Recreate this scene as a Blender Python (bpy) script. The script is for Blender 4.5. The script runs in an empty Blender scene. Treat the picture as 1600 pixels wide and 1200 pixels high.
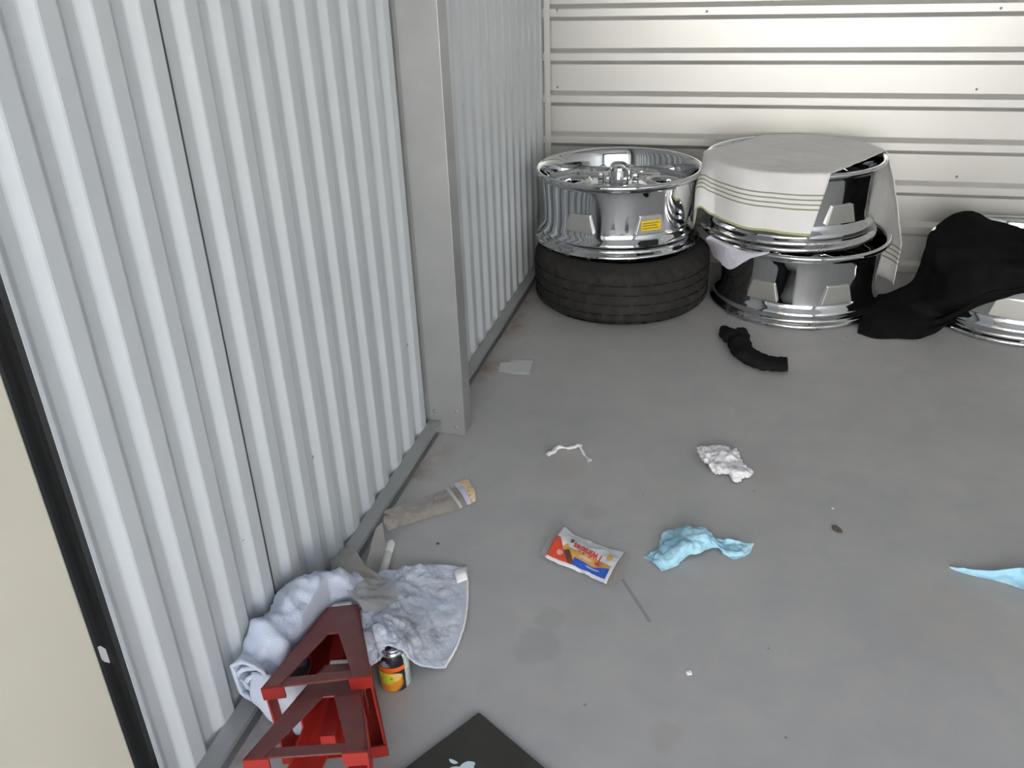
import bpy, bmesh, math, random
import numpy as np
from mathutils import Vector, Matrix, noise
PI = math.pi
S = bpy.context.scene
COL = S.collection

# ------------------------------------------------------------------ camera
F_PX = 1354.69
CAM = np.array([0.0, 0.0, 1.15])
RX = np.array([0.9684698876386274, 0.24711230674989723, -0.0316478212515337])
RU = np.array([-0.08702371576674436, 0.4545859759409087, 0.8864414607699711])
RF = np.array([-0.23343724987964798, 0.8557377509088846, -0.4617574601866553])
cam_data = bpy.data.cameras.new('camera')
cam_data.sensor_width = 36.0
cam_data.lens = F_PX / 1600.0 * 36.0
cam_data.clip_start = 0.02
cam = bpy.data.objects.new('camera', cam_data)
COL.objects.link(cam)
cam.matrix_world = Matrix([[RX[0], RU[0], -RF[0], CAM[0]], [RX[1], RU[1], -RF[1], CAM[1]],
                           [RX[2], RU[2], -RF[2], CAM[2]], [0, 0, 0, 1]])
S.camera = cam

# ------------------------------------------------------------------ sky, sun, exposure
world = bpy.data.worlds.new('sky')
S.world = world
world.use_nodes = True
wn = world.node_tree
wn.nodes.clear()
w_out = wn.nodes.new('ShaderNodeOutputWorld')
w_bg = wn.nodes.new('ShaderNodeBackground')
w_sky = wn.nodes.new('ShaderNodeTexSky')
w_sky.sky_type = 'NISHITA'
w_sky.sun_disc = False
w_sky.sun_elevation = math.radians(48)
w_sky.sun_rotation = math.radians(20)
w_sky.air_density = 1.0
w_sky.dust_density = 1.5
w_bg.inputs['Strength'].default_value = 0.48
wn.links.new(w_sky.outputs[0], w_bg.inputs['Color'])
wn.links.new(w_bg.outputs[0], w_out.inputs['Surface'])

sun_d = bpy.data.lights.new('sun', 'SUN')
sun_d.energy = 10.0
sun_d.angle = math.radians(0.6)
sun_d.color = (1.0, 0.97, 0.93)
sun = bpy.data.objects.new('sun', sun_d)
COL.objects.link(sun)
sun.rotation_euler = Vector((-0.45, -0.38, -0.81)).to_track_quat('-Z', 'Y').to_euler()   # from behind the unit, onto the drive

DOOR_Y = -1.20
DOOR_X0, DOOR_X1, DOOR_Z = -0.70, 2.05, 2.25
pd = bpy.data.lights.new('door_portal', 'AREA')
pd.shape = 'RECTANGLE'
pd.size = DOOR_X1 - DOOR_X0
pd.size_y = DOOR_Z
pd.cycles.is_portal = True
portal = bpy.data.objects.new('door_portal', pd)
COL.objects.link(portal)
portal.location = ((DOOR_X0 + DOOR_X1) / 2, DOOR_Y - 0.12, DOOR_Z / 2)
portal.rotation_euler = (PI / 2, 0, 0)

S.view_settings.view_transform = 'Standard'
S.view_settings.look = 'None'
S.view_settings.gamma = 1.0
S.view_settings.use_curve_mapping = False
S.view_settings.exposure = 1.50

# ------------------------------------------------------------------ pixel helpers (a pixel ray met with a real plane or cylinder)
def ray(x, y):
    return (x - 800) / F_PX * RX - (y - 600) / F_PX * RU + RF
def onz(x, y, z=0.0):
    d = ray(x, y); t = (z - CAM[2]) / d[2]
    return CAM + d * t
def onx(x, y, X):
    d = ray(x, y); t = (X - CAM[0]) / d[0]
    return CAM + d * t
def ony(x, y, Y):
    d = ray(x, y); t = (Y - CAM[1]) / d[1]
    return CAM + d * t
def oncyl(x, y, cx, cy, R):
    d = ray(x, y)
    a = d[0]**2 + d[1]**2
    b = -2 * (d[0] * cx + d[1] * cy)
    c = cx * cx + cy * cy - R * R
    disc = b * b - 4 * a * c
    t = (-b - math.sqrt(disc)) / (2 * a) if disc > 0 else -b / (2 * a)
    return CAM + d * t

# ------------------------------------------------------------------ materials
def mat(name, col=(0.8, 0.8, 0.8), rough=0.5, metal=0.0, spec=0.5, **kw):
    m = bpy.data.materials.new(name)
    m.use_nodes = True
    p = m.node_tree.nodes['Principled BSDF']
    p.inputs['Base Color'].default_value = (*col, 1)
    p.inputs['Roughness'].default_value = rough
    p.inputs['Metallic'].default_value = metal
    p.inputs['Specular IOR Level'].default_value = spec
    for k, v in kw.items():
        p.inputs[k].default_value = v
    return m
def nodes(m):
    t = m.node_tree
    return t, t.nodes, t.links, t.nodes['Principled BSDF']
def ramp(t, fac, stops, interp='LINEAR'):
    r = t.nodes.new('ShaderNodeValToRGB')
    r.color_ramp.interpolation = interp
    e = r.color_ramp.elements
    while len(e) > 1: e.remove(e[-1])
    for i, (pos, c) in enumerate(stops):
        el = e[0] if i == 0 else e.new(pos)
        el.position = pos
        el.color = (*c, 1) if len(c) == 3 else c
    t.links.new(fac, r.inputs[0])
    return r.outputs[0]
def noise_tex(t, scale, detail=4, rough=0.55, vec=None, dist=0.0):
    n = t.nodes.new('ShaderNodeTexNoise')
    n.inputs['Scale'].default_value = scale
    n.inputs['Detail'].default_value = detail
    n.inputs['Roughness'].default_value = rough
    n.inputs['Distortion'].default_value = dist
    if vec is not None: t.links.new(vec, n.inputs['Vector'])
    return n.outputs['Fac']
def coords(t, kind='Object'):
    return t.nodes.new('ShaderNodeTexCoord').outputs[kind]
def math_n(t, op, a, b=None, clamp=False):
    n = t.nodes.new('ShaderNodeMath'); n.operation = op; n.use_clamp = clamp
    for i, v in enumerate((a, b)):
        if v is None: continue
        if isinstance(v, (int, float)): n.inputs[i].default_value = v
        else: t.links.new(v, n.inputs[i])
    return n.outputs[0]
def mix_col(t, fac, a, b, mode='MIX'):
    n = t.nodes.new('ShaderNodeMix'); n.data_type = 'RGBA'; n.blend_type = mode
    for s, v in ((0, fac), (6, a), (7, b)):
        if isinstance(v, (int, float)): n.inputs[s].default_value = v
        elif isinstance(v, tuple): n.inputs[s].default_value = (*v, 1)
        else: t.links.new(v, n.inputs[s])
    return n.outputs[2]
def bump(t, p, h, strength=0.3, dist=0.002):
    b = t.nodes.new('ShaderNodeBump')
    b.inputs['Strength'].default_value = strength
    b.inputs['Distance'].default_value = dist
    t.links.new(h, b.inputs['Height'])
    t.links.new(b.outputs[0], p.inputs['Normal'])
def noisy(m, c1, c2, scale, detail=4, b=None, bscale=None, bdist=0.001):
    t, N, L, p = nodes(m)
    v = coords(t)
    n = noise_tex(t, scale, detail, 0.6, v)
    L.new(ramp(t, n, [(0.3, c1), (0.7, c2)]), p.inputs['Base Color'])
    if b: bump(t, p, noise_tex(t, bscale or scale * 6, 3, 0.6, v), b, bdist)
    return m

# floor: bare concrete with faint mottling, rust bleed by the channel and a few stains
def floor_material():
    m = mat('concrete', (0.3, 0.3, 0.3), 0.52, spec=0.4)
    t, N, L, p = nodes(m)
    v = coords(t)
    c = ramp(t, noise_tex(t, 2.3, 6, 0.6, v), [(0.28, (0.355, 0.360, 0.370)), (0.5, (0.425, 0.423, 0.420)), (0.75, (0.495, 0.484, 0.466))])
    c = mix_col(t, 0.5, c, ramp(t, noise_tex(t, 11, 5, 0.65, v, 0.4), [(0.3, (0.365, 0.376, 0.386)), (0.7, (0.475, 0.455, 0.436))]))
    sep = t.nodes.new('ShaderNodeSeparateXYZ'); L.new(v, sep.inputs[0])
    # rust near the channel
    near = math_n(t, 'SUBTRACT', -0.615, sep.outputs[0])
    near = math_n(t, 'MULTIPLY', near, 14, True)
    rust = math_n(t, 'MULTIPLY', near, ramp_val(t, noise_tex(t, 7, 4, 0.6, v), 0.46, 0.66))
    c = mix_col(t, math_n(t, 'MULTIPLY', rust, 0.75), c, (0.26, 0.135, 0.075))
    # specks
    vor = t.nodes.new('ShaderNodeTexVoronoi'); vor.inputs['Scale'].default_value = 9.0
    L.new(v, vor.inputs['Vector'])
    sp = math_n(t, 'LESS_THAN', vor.outputs['Distance'], 0.025)
    c = mix_col(t, math_n(t, 'MULTIPLY', sp, 0.55), c, (0.10, 0.09, 0.085))
    # soft stains: (centre x, y, radius x, radius y, strength, colour)
    def blot(px, py, r, k, col):
        nonlocal c
        q = onz(px, py)
        d = t.nodes.new('ShaderNodeVectorMath'); d.operation = 'DISTANCE'
        w = t.nodes.new('ShaderNodeVectorMath'); w.operation = 'ADD'
        nn = t.nodes.new('ShaderNodeTexNoise'); nn.inputs['Scale'].default_value = 16; L.new(v, nn.inputs['Vector'])
        sc = t.nodes.new('ShaderNodeVectorMath'); sc.operation = 'SCALE'; sc.inputs[3].default_value = r * 1.6
        L.new(nn.outputs['Color'], sc.inputs[0]); L.new(v, w.inputs[0]); L.new(sc.outputs[0], w.inputs[1])
        d.inputs[1].default_value = (q[0] + r * .8, q[1] + r * .8, r * .8)
        L.new(w.outputs[0], d.inputs[0])
        f = math_n(t, 'DIVIDE', d.outputs['Value'], r)
        return f
    for px, py, r, k, col in ((838, 1010, .045, .26, (.25, .245, .24)), (862, 968, .03, .24, (.25, .245, .235)), (910, 960, .04, .2, (.36, .33, .28)),
                              (1195, 738, .05, .2, (.34, .27, .22)), (925, 800, .03, .25, (.34, .26, .22)), (1040, 1150, .03, .3, (.36, .32, .30)),
                              (880, 728, .06, .2, (.34, .28, .26)), (1500, 980, .12, .2, (.38, .34, .31))):
        f = blot(px, py, r, k, col)
        c = mix_col(t, math_n(t, 'MULTIPLY', ramp_val(t, f, 1.15, 0.75), k), c, col)
    # a scuffed line running away from the snack wrapper
    a, b = onz(972, 905), onz(1016, 972)
    ab = b - a; ln = float(np.linalg.norm(ab)); ab = ab / ln
    sub = t.nodes.new('ShaderNodeVectorMath'); sub.operation = 'SUBTRACT'; L.new(v, sub.inputs[0]); sub.inputs[1].default_value = tuple(a)
    d1 = t.nodes.new('ShaderNodeVectorMath'); d1.operation = 'DOT_PRODUCT'; L.new(sub.outputs[0], d1.inputs[0]); d1.inputs[1].default_value = tuple(ab)
    d2 = t.nodes.new('ShaderNodeVectorMath'); d2.operation = 'DOT_PRODUCT'; L.new(sub.outputs[0], d2.inputs[0]); d2.inputs[1].default_value = (-ab[1], ab[0], 0)
    across = math_n(t, 'ABSOLUTE', d2.outputs['Value'])
    inl = math_n(t, 'MULTIPLY', math_n(t, 'GREATER_THAN', d1.outputs['Value'], 0), math_n(t, 'LESS_THAN', d1.outputs['Value'], ln))
    lf = math_n(t, 'MULTIPLY', ramp_val(t, across, 0.005, 0.002), inl)
    c = mix_col(t, math_n(t, 'MULTIPLY', lf, 0.45), c, (0.13, 0.13, 0.13))
    L.new(c, p.inputs['Base Color'])
    L.new(ramp_val(t, noise_tex(t, 5, 4, 0.6, v), 0.2, 0.8, 0.42, 0.6), p.inputs['Roughness'])
    bump(t, p, noise_tex(t, 60, 5, 0.7, v), 0.12, 0.002)
    return m
def ramp_val(t, x, lo, hi, a=0.0, b=1.0):
    n = t.nodes.new('ShaderNodeMapRange'); n.clamp = True
    n.inputs[1].default_value = lo; n.inputs[2].default_value = hi
    n.inputs[3].default_value = a; n.inputs[4].default_value = b
    t.links.new(x, n.inputs[0])
    return n.outputs[0]

M = {}
M['concrete'] = floor_material()
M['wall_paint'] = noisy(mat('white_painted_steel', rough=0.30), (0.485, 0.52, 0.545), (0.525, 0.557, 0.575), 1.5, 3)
M['back_paint'] = noisy(mat('white_steel_warm_light', rough=0.36, metal=0.5), (0.60, 0.595, 0.57), (0.645, 0.64, 0.61), 1.8, 3)  # same paint as the left wall, warm light tinted into its colour
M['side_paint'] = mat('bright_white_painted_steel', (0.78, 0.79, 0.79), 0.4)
M['galv'] = noisy(mat('galvanised_steel', rough=0.42, metal=0.55), (0.35, 0.36, 0.36), (0.42, 0.43, 0.425), 6, 5, 0.05)
M['galv_dark'] = noisy(mat('weathered_steel', rough=0.55, metal=0.3), (0.20, 0.195, 0.19), (0.27, 0.26, 0.25), 8, 5)
M['rubber_strip'] = mat('black_rubber', (0.02, 0.02, 0.02), 0.6)
M['strip_grey'] = mat('dark_grey_strip', (0.05, 0.06, 0.06), 0.6)
M['cream'] = noisy(mat('cream_painted_steel', rough=0.5), (0.60, 0.575, 0.48), (0.64, 0.61, 0.51), 2, 3)
M['screw'] = mat('screw_steel', (0.35, 0.35, 0.36), 0.4, 0.8)
M['ceiling'] = mat('ceiling_steel', (0.44, 0.44, 0.44), 0.6)
M['drive'] = noisy(mat('asphalt_drive', rough=0.9), (0.40, 0.385, 0.36), (0.47, 0.45, 0.42), 3)
M['bounce_wall'] = noisy(mat('tan_bounce_wall', rough=0.85), (0.66, 0.63, 0.57), (0.72, 0.69, 0.62), 1.2)

def chrome_material(name, pit=True):
    m = mat(name, (0.70, 0.715, 0.735), 0.05, 1.0)
    t, N, L, p = nodes(m)
    v = coords(t)
    if pit:
        sep = t.nodes.new('ShaderNodeSeparateXYZ'); L.new(v, sep.inputs[0])
        low = math_n(t, 'MULTIPLY', math_n(t, 'SUBTRACT', 0.040, sep.outputs[2]), 60, True)
        pits = math_n(t, 'MULTIPLY', low, ramp_val(t, noise_tex(t, 9, 6, 0.75, v), 0.46, 0.6))
        L.new(mix_col(t, pits, (0.70, 0.715, 0.735), (0.42, 0.40, 0.37)), p.inputs['Base Color'])
        L.new(math_n(t, 'ADD', math_n(t, 'MULTIPLY', pits, 0.35), 0.05), p.inputs['Roughness'])
        bump(t, p, noise_tex(t, 14, 2, 0.5, v), 0.04, 0.002)
    return m
M['chrome'] = chrome_material('chrome')
M['chrome_plain'] = chrome_material('bright_chrome', False)
M['satin'] = mat('satin_chrome', (0.62, 0.62, 0.59), 0.34, 0.85)
M['dark_metal'] = mat('dark_cast_metal', (0.06, 0.062, 0.065), 0.4, 0.8)
M['tire'] = noisy(mat('tyre_rubber', rough=0.75, spec=0.3), (0.014, 0.014, 0.0135), (0.032, 0.030, 0.027), 9, 5, 0.1, 60)
M['sticker'] = mat('yellow_sticker', (0.80, 0.58, 0.02), 0.4)
M['ink'] = mat('dark_ink', (0.16, 0.11, 0.01), 0.5)
M['black_block'] = mat('block_black', (0.012, 0.012, 0.012), 0.35)

def terry(name, c1, c2, scale=14, b=0.6, stains=None):
    m = mat(name, c1, 0.95, spec=0.1)
    t, N, L, p = nodes(m)
    p.inputs['Sheen Weight'].default_value = 0.25
    v = coords(t)
    c = ramp(t, noise_tex(t, scale, 5, 0.6, v), [(0.3, c1), (0.7, c2)])
    if stains:
        c = mix_col(t, math_n(t, 'MULTIPLY', ramp_val(t, noise_tex(t, stains[1], 5, 0.65, v, 0.6), stains[2], stains[2] + 0.16), stains[3]), c, stains[0])
    L.new(c, p.inputs['Base Color'])
    bump(t, p, noise_tex(t, 420, 2, 0.7, v), b, 0.002)
    return m
M['blue_terry'] = terry('pale_blue_terry', (0.50, 0.57, 0.71), (0.68, 0.71, 0.80), 9, 0.7, ((0.30, 0.34, 0.46), 8, 0.58, 0.6))
M['stained_terry'] = terry('stained_blue_terry', (0.46, 0.53, 0.64), (0.74, 0.76, 0.82), 11, 0.7, ((0.13, 0.14, 0.21), 12, 0.52, 0.8))
M['black_cloth'] = noisy(mat('black_fleece', rough=0.97, spec=0.05), (0.008, 0.008, 0.008), (0.0135, 0.0132, 0.013), 20, 3, 0.5, 300)
M['sock'] = noisy(mat('charcoal_knit', rough=0.95, spec=0.08), (0.011, 0.011, 0.012), (0.019, 0.019, 0.020), 30, 3, 0.6, 400)
M['tissue'] = noisy(mat('white_tissue', rough=0.9, spec=0.1), (0.80, 0.77, 0.79), (0.86, 0.84, 0.86), 20, 3, 0.3, 150)
M['shop_towel'] = noisy(mat('blue_paper_towel', rough=0.9, spec=0.1), (0.33, 0.60, 0.75), (0.45, 0.70, 0.81), 14, 4, 0.35, 160)
M['lilac_rag'] = noisy(mat('lilac_white_rag', rough=0.95, spec=0.1), (0.66, 0.65, 0.76), (0.76, 0.75, 0.84), 14, 4, 0.4, 200)
M['red_top'] = noisy(mat('dusty_red_paint', rough=0.5, spec=0.45), (0.165, 0.038, 0.038), (0.21, 0.055, 0.052), 25, 4)
M['red'] = noisy(mat('red_paint', rough=0.35, spec=0.5), (0.26, 0.018, 0.014), (0.34, 0.024, 0.017), 12, 4)
M['bar_steel'] = mat('worn_steel', (0.45, 0.44, 0.40), 0.45, 0.6)
M['mat_grey'] = noisy(mat('dark_grey_plastic', rough=0.5, spec=0.25), (0.040, 0.039, 0.036), (0.050, 0.048, 0.043), 12, 3)
M['pale_print'] = mat('pale_blue_print', (0.62, 0.74, 0.78), 0.5)
M['white_tag'] = mat('white_tag', (0.86, 0.85, 0.84), 0.8)

def film(name, col, fac, rough=0.12):
    m = mat(name, col, rough, spec=0.6)
    t, N, L, p = nodes(m)
    tr = t.nodes.new('ShaderNodeBsdfTransparent')
    mx = t.nodes.new('ShaderNodeMixShader'); mx.inputs[0].default_value = fac
    out = t.nodes['Material Output']
    L.new(tr.outputs[0], mx.inputs[1]); L.new(p.outputs[0], mx.inputs[2]); L.new(mx.outputs[0], out.inputs[0])
    v = coords(t)
    bump(t, p, noise_tex(t, 35, 3, 0.5, v), 0.5, 0.004)
    return m
M['film'] = film('clear_grey_film', (0.54, 0.51, 0.46), 0.55)
M['label_film'] = film('milky_film', (0.72, 0.75, 0.74), 0.6, 0.3)

# ------------------------------------------------------------------ builders
def props(o, label=None, cat=None, group=None, kind=None):
    if label: o['label'] = label
    if cat: o['category'] = cat
    if group: o['group'] = group
    if kind: o['kind'] = kind
    return o
def thing(name, label, cat, loc=(0, 0, 0), rz=0.0, group=None, kind=None):
    o = bpy.data.objects.new(name, None)
    o.empty_display_size = 0.05
    COL.objects.link(o)
    o.location = loc; o.rotation_euler = (0, 0, rz)
    return props(o, label, cat, group, kind)
def mesh_obj(name, verts, faces, material, parent=None, smooth=True, world=False, uvs=None, mats=None, midx=None, auto=None):
    """verts are in the parent's space, or in world space when world=True (the parent has no rotation then)."""
    off = Vector(parent.location) if (parent is not None and world) else Vector((0, 0, 0))
    if parent is not None and world and parent.parent is not None:
        off = off + Vector(parent.parent.location)
    me = bpy.data.meshes.new(name)
    vv = [(v[0] - off.x, v[1] - off.y, v[2] - off.z) for v in verts]
    me.from_pydata(vv, [], [tuple(f) for f in faces])
    for mm in (mats or [material]): me.materials.append(mm)
    if midx is not None: me.polygons.foreach_set('material_index', midx)
    if smooth: me.polygons.foreach_set('use_smooth', [True] * len(me.polygons))
    if uvs is not None:
        ul = me.uv_layers.new(name='UVMap')
        for li, l in enumerate(me.loops): ul.data[li].uv = uvs[l.vertex_index]
    if auto is not None: me.set_sharp_from_angle(angle=auto)
    me.update()
    o = bpy.data.objects.new(name, me)
    COL.objects.link(o)
    if parent is not None: o.parent = parent
    return o
def set_origin(o, loc):
    """gives a top-level mesh its origin at its base"""
    loc = Vector(loc)
    o.data.transform(Matrix.Translation(-loc)); o.location = loc
    return o
class MB:
    def __init__(s): s.v = []; s.f = []
    def add(s, vs, fs):
        n = len(s.v); s.v += [tuple(v) for v in vs]; s.f += [tuple(i + n for i in f) for f in fs]
        return s
    def box(s, x0, x1, y0, y1, z0, z1):
        return s.hexa([(x0, y0, z0), (x1, y0, z0), (x1, y1, z0), (x0, y1, z0), (x0, y0, z1), (x1, y0, z1), (x1, y1, z1), (x0, y1, z1)])
    def hexa(s, p):
        return s.add(p, [(0, 3, 2, 1), (4, 5, 6, 7), (0, 1, 5, 4), (1, 2, 6, 5), (2, 3, 7, 6), (3, 0, 4, 7)])
    def prism(s, poly, d):
        """poly: 3-D outline, extruded by vector d"""
        n = len(poly); d = np.array(d)
        a = [np.array(q) for q in poly]; b = [q + d for q in a]
        return s.add(a + b, [tuple(range(n))[::-1], tuple(range(n, 2 * n))] + [(i, (i + 1) % n, n + (i + 1) % n, n + i) for i in range(n)])
    def lathe(s, prof, n=96, closed=False, rfun=None):
        m = len(prof); vs = []
        for i in range(n):
            a = 2 * PI * i / n; c, sn = math.cos(a), math.sin(a)
            for j, (r, z) in enumerate(prof):
                rr = r if rfun is None else r + rfun(i, j)
                vs.append((rr * c, rr * sn, z))
        fs = []
        for i in range(n):
            k = (i + 1) % n
            for j in range(m if closed else m - 1):
                jj = (j + 1) % m
                fs.append((i * m + j, k * m + j, k * m + jj, i * m + jj))
        if not closed:
            for j, flip in ((0, True), (m - 1, False)):
                if prof[j][0] > 1e-5:
                    continue
        return s.add(vs, fs)
    def obj(s, name, material, parent=None, **k):
        return mesh_obj(name, s.v, s.f, material, parent, **k)
def bevel(o, w=0.002, seg=2):
    b = o.modifiers.new('bevel', 'BEVEL'); b.width = w; b.segments = seg; b.limit_method = 'ANGLE'
    return o
def solid(o, t=0.002, offset=0.0):
    b = o.modifiers.new('solid', 'SOLIDIFY'); b.thickness = t; b.offset = offset
    return o
def cr(P, t):
    """Catmull-Rom through the control points P (n,...) at parameters t in 0..n-1"""
    P = np.asarray(P, float); n = len(P)
    i = np.clip(np.floor(t).astype(int), 0, n - 2); f = t - i
    g = lambda k: P[np.clip(k, 0, n - 1)]
    p0 = np.where((i == 0).reshape(-1, *([1] * (P.ndim - 1))), 2 * g(i) - g(i + 1), g(i - 1))
    p3 = np.where((i == n - 2).reshape(-1, *([1] * (P.ndim - 1))), 2 * g(i + 1) - g(i), g(i + 2))
    p1, p2 = g(i), g(i + 1)
    f = f.reshape(-1, *([1] * (P.ndim - 1)))
    return 0.5 * (2 * p1 + (p2 - p0) * f + (2 * p0 - 5 * p1 + 4 * p2 - p3) * f**2 + (3 * p1 - p0 - 3 * p2 + p3) * f**3)
def grid_faces(nu, nv, wrap=False):
    fs = []
    for i in range(nu - 1):
        for j in range(nv if wrap else nv - 1):
            k = (j + 1) % nv
            fs.append((i * nv + j, i * nv + k, (i + 1) * nv + k, (i + 1) * nv + j))
    return fs
def wrinkle(G, amp, scale, seed=0, octaves=4, ridged=False, mask=None):
    """moves a point grid (nu,nv,3) along its normals by fractal noise"""
    du = np.gradient(G, axis=0); dv = np.gradient(G, axis=1)
    N = np.cross(du, dv); N /= np.maximum(np.linalg.norm(N, axis=2, keepdims=True), 1e-9)
    if N[..., 2].mean() < 0: N = -N
    out = G.copy(); sd = Vector((seed * 3.7, seed * 1.9, seed * 5.3))
    for i in range(G.shape[0]):
        for j in range(G.shape[1]):
            q = Vector(G[i, j]) * scale + sd
            h = (abs(noise.fractal(q, 0.9, 2.1, octaves)) * -1.3 + 0.35) if ridged else noise.fractal(q, 0.9, 2.1, octaves)
            out[i, j] += N[i, j] * h * amp * (1 if mask is None else mask[i, j])
    return out
def cloth_obj(name, ctrl, nu, nv, material, parent=None, amp=0.003, scale=20, seed=1, ridged=False, thick=0.002, floor=0.0015, octaves=4, world=True, mask=None, amp2=0, scale2=60):
    C = np.array(ctrl, float)
    A = cr(C, np.linspace(0, len(C) - 1, nu))
    A = np.swapaxes(A, 0, 1); A = cr(A, np.linspace(0, C.shape[1] - 1, nv)); G = np.swapaxes(A, 0, 1)
    G = wrinkle(G, amp, scale, seed, octaves, ridged, mask)
    if amp2: G = wrinkle(G, amp2, scale2, seed + 7, 3, False, mask)
    if floor is not None: G[..., 2] = np.maximum(G[..., 2], floor)
    uv = [(i / (nu - 1), j / (nv - 1)) for i in range(nu) for j in range(nv)]
    o = mesh_obj(name, G.reshape(-1, 3), grid_faces(nu, nv), material, parent, True, parent is not None and world, uv)
    if thick: solid(o, thick, 0.0)
    return o
def sweep(path, widths, heights, n=20, m=None, seed=0, amp=0.0, scale=30, up=(0, 0, 1)):
    """flattened tube: centre path (k,3), half-widths across and half-heights up"""
    k = len(path); m = m or (k - 1) * 6 + 1; t = np.linspace(0, k - 1, m)
    P = cr(path, t); W = cr(np.array(widths)[:, None], t)[:, 0]; H = cr(np.array(heights)[:, None], t)[:, 0]
    T = np.gradient(P, axis=0); T /= np.linalg.norm(T, axis=1, keepdims=True)
    G = np.zeros((m, n, 3)); sd = Vector((seed, seed * 2.3, 0.7))
    for i in range(m):
        B = np.cross(T[i], up); B /= np.linalg.norm(B); U = np.cross(B, T[i])
        for j in range(n):
            a = 2 * PI * j / n
            d = B * math.cos(a) * W[i] + U * math.sin(a) * H[i]
            q = P[i] + d
            if amp: q = q + d / np.linalg.norm(d) * amp * noise.fractal(Vector(q) * scale + sd, 0.9, 2.1, 4)
            G[i, j] = q
    return G, grid_faces(m, n, True)

# ================================================================== THE ROOM
WALL_X, BACK_Y = -0.735, 3.27
RIGHT_X, CEIL_Z = 2.35, 2.70

fl = MB().box(-1.2, RIGHT_X + .4, DOOR_Y, BACK_Y + .3, -0.12, 0.0).obj('floor', M['concrete'], smooth=False)
props(fl, 'bare grey concrete floor with faint stains and rust bleeding from the wall channel', 'floor', kind='structure')
cl = MB().box(-1.2, RIGHT_X + .4, DOOR_Y - .05, BACK_Y + .4, CEIL_Z, CEIL_Z + 0.12).obj('ceiling', M['ceiling'], smooth=False)
props(cl, 'metal ceiling above the storage unit', 'ceiling', kind='structure')

# ---- left wall: corrugated sheets standing in a bottom channel, one steel post
wl = thing('wall_left', 'white corrugated steel partition with a galvanised post and bottom channel', 'wall', (WALL_X, 0, 0), kind='structure')
PITCH, DEPTH = 0.0845, 0.011
def corr_profile(y0, y1, ridge0, flat):
    """(y, dx) break points of the trapezoid corrugation between y0 and y1; crests face the room"""
    pts = []
    k = math.floor((y0 - ridge0) / PITCH) - 1
    while ridge0 + k * PITCH < y1 + PITCH:
        c = ridge0 + k * PITCH
        for dy, dx in ((-0.031, 0.0), (-0.015, DEPTH), (0.015, DEPTH), (0.031, 0.0)):
            pts.append((c + dy, dx))
        k += 1
    ys = [p[0] for p in pts]; xs = [p[1] for p in pts]
    def f(y): return 0.0 if y < y0 + 0.06 and y < flat else float(np.interp(y, ys, xs))
    return [(y0, f(y0))] + [(y, x) for y, x in pts if y0 < y < y1 and not (y < flat)] + [(y1, f(y1))]
def corr_sheet(name, y0, y1, ridge0, lap):
    flat = ridge0 - .0311 if lap > 0 or y0 in (1.545, 2.558) else -1.0      # the lapped edge lies flat in the valley
    prof = corr_profile(y0, y1, ridge0, flat)
    # round the folds a little: extra points either side of each fold
    fine = []
    for i, (y, x) in enumerate(prof):
        if 0 < i < len(prof) - 1:
            for (yy, xx), s in ((prof[i - 1], 1), (prof[i + 1], -1)):
                d = min(0.0015, abs(yy - y) * 0.3); u = d / max(abs(yy - y), 1e-6)
                fine.append((y + (yy - y) * u, x + (xx - x) * u))
        else: fine.append((y, x))
    fine.sort()
    vs = []; n = len(fine)
    for z in (0.016, 0.9, CEIL_Z):
        vs += [(WALL_X + x + lap, y, z) for y, x in fine]
    fs = [(r * n + i, r * n + i + 1, (r + 1) * n + i + 1, (r + 1) * n + i) for r in range(2) for i in range(n - 1)]
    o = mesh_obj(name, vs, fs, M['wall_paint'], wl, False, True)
    solid(o, 0.0012, 0)
    return o
seams = [0.682, 1.039, 1.546, 1.80]
for a, b, r0 in ((0.682, 1.0366, 1.0124), (1.039, 1.5440, 1.104), (1.545, 1.8265, 1.614)):
    corr_sheet('wall_panel', a, b, r0, {0.682: 0.0, 1.039: 0.0012, 1.545: 0.0012}[a])
for a, b, r0 in ((1.868, 2.0495, 2.0085), (2.051, 2.5565, 2.0920), (2.558, 3.0645, 2.6015), (3.066, BACK_Y, 3.1090)):
    corr_sheet('wall_panel', a, b, r0, {1.868: 0.0, 2.051: 0.0012, 2.558: 0.0012, 3.066: 0.0012}[a])
# dark strips standing in for the shadow and dirt line along each lap
M['lap_shadow'] = mat('lap_shadow_grey', (0.07, 0.075, 0.08), 0.8)
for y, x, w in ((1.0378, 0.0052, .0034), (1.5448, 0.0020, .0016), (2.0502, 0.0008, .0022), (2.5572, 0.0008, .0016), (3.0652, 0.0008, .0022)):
    MB().box(WALL_X - .004, WALL_X + x + .0010, y - w / 2, y + w / 2, 0.018, CEIL_Z).obj('lap_shadow_strip', M['lap_shadow'], wl, smooth=False, world=True)
# bottom channel: a C lying on its side, mouth to the room
CH_X1, CH_Z = -0.692, 0.038
def channel(y0, y1):
    b = MB()
    b.box(-0.7235, CH_X1, y0, y1, CH_Z - 0.002, CH_Z)            # upper flange
    b.box(CH_X1 - 0.002, CH_X1, y0, y1, CH_Z - 0.010, CH_Z - 0.002)   # lip
    b.box(-0.752, -0.749, y0, y1, 0.0, CH_Z - 0.002)            # web
    b.box(-0.752, CH_X1 - .004, y0, y1, 0.0, 0.002)                   # lower flange
    return b.obj('base_channel', M['galv'], wl, smooth=False, world=True)
channel(0.40, 1.8265)
channel(1.90, BACK_Y)
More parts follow.
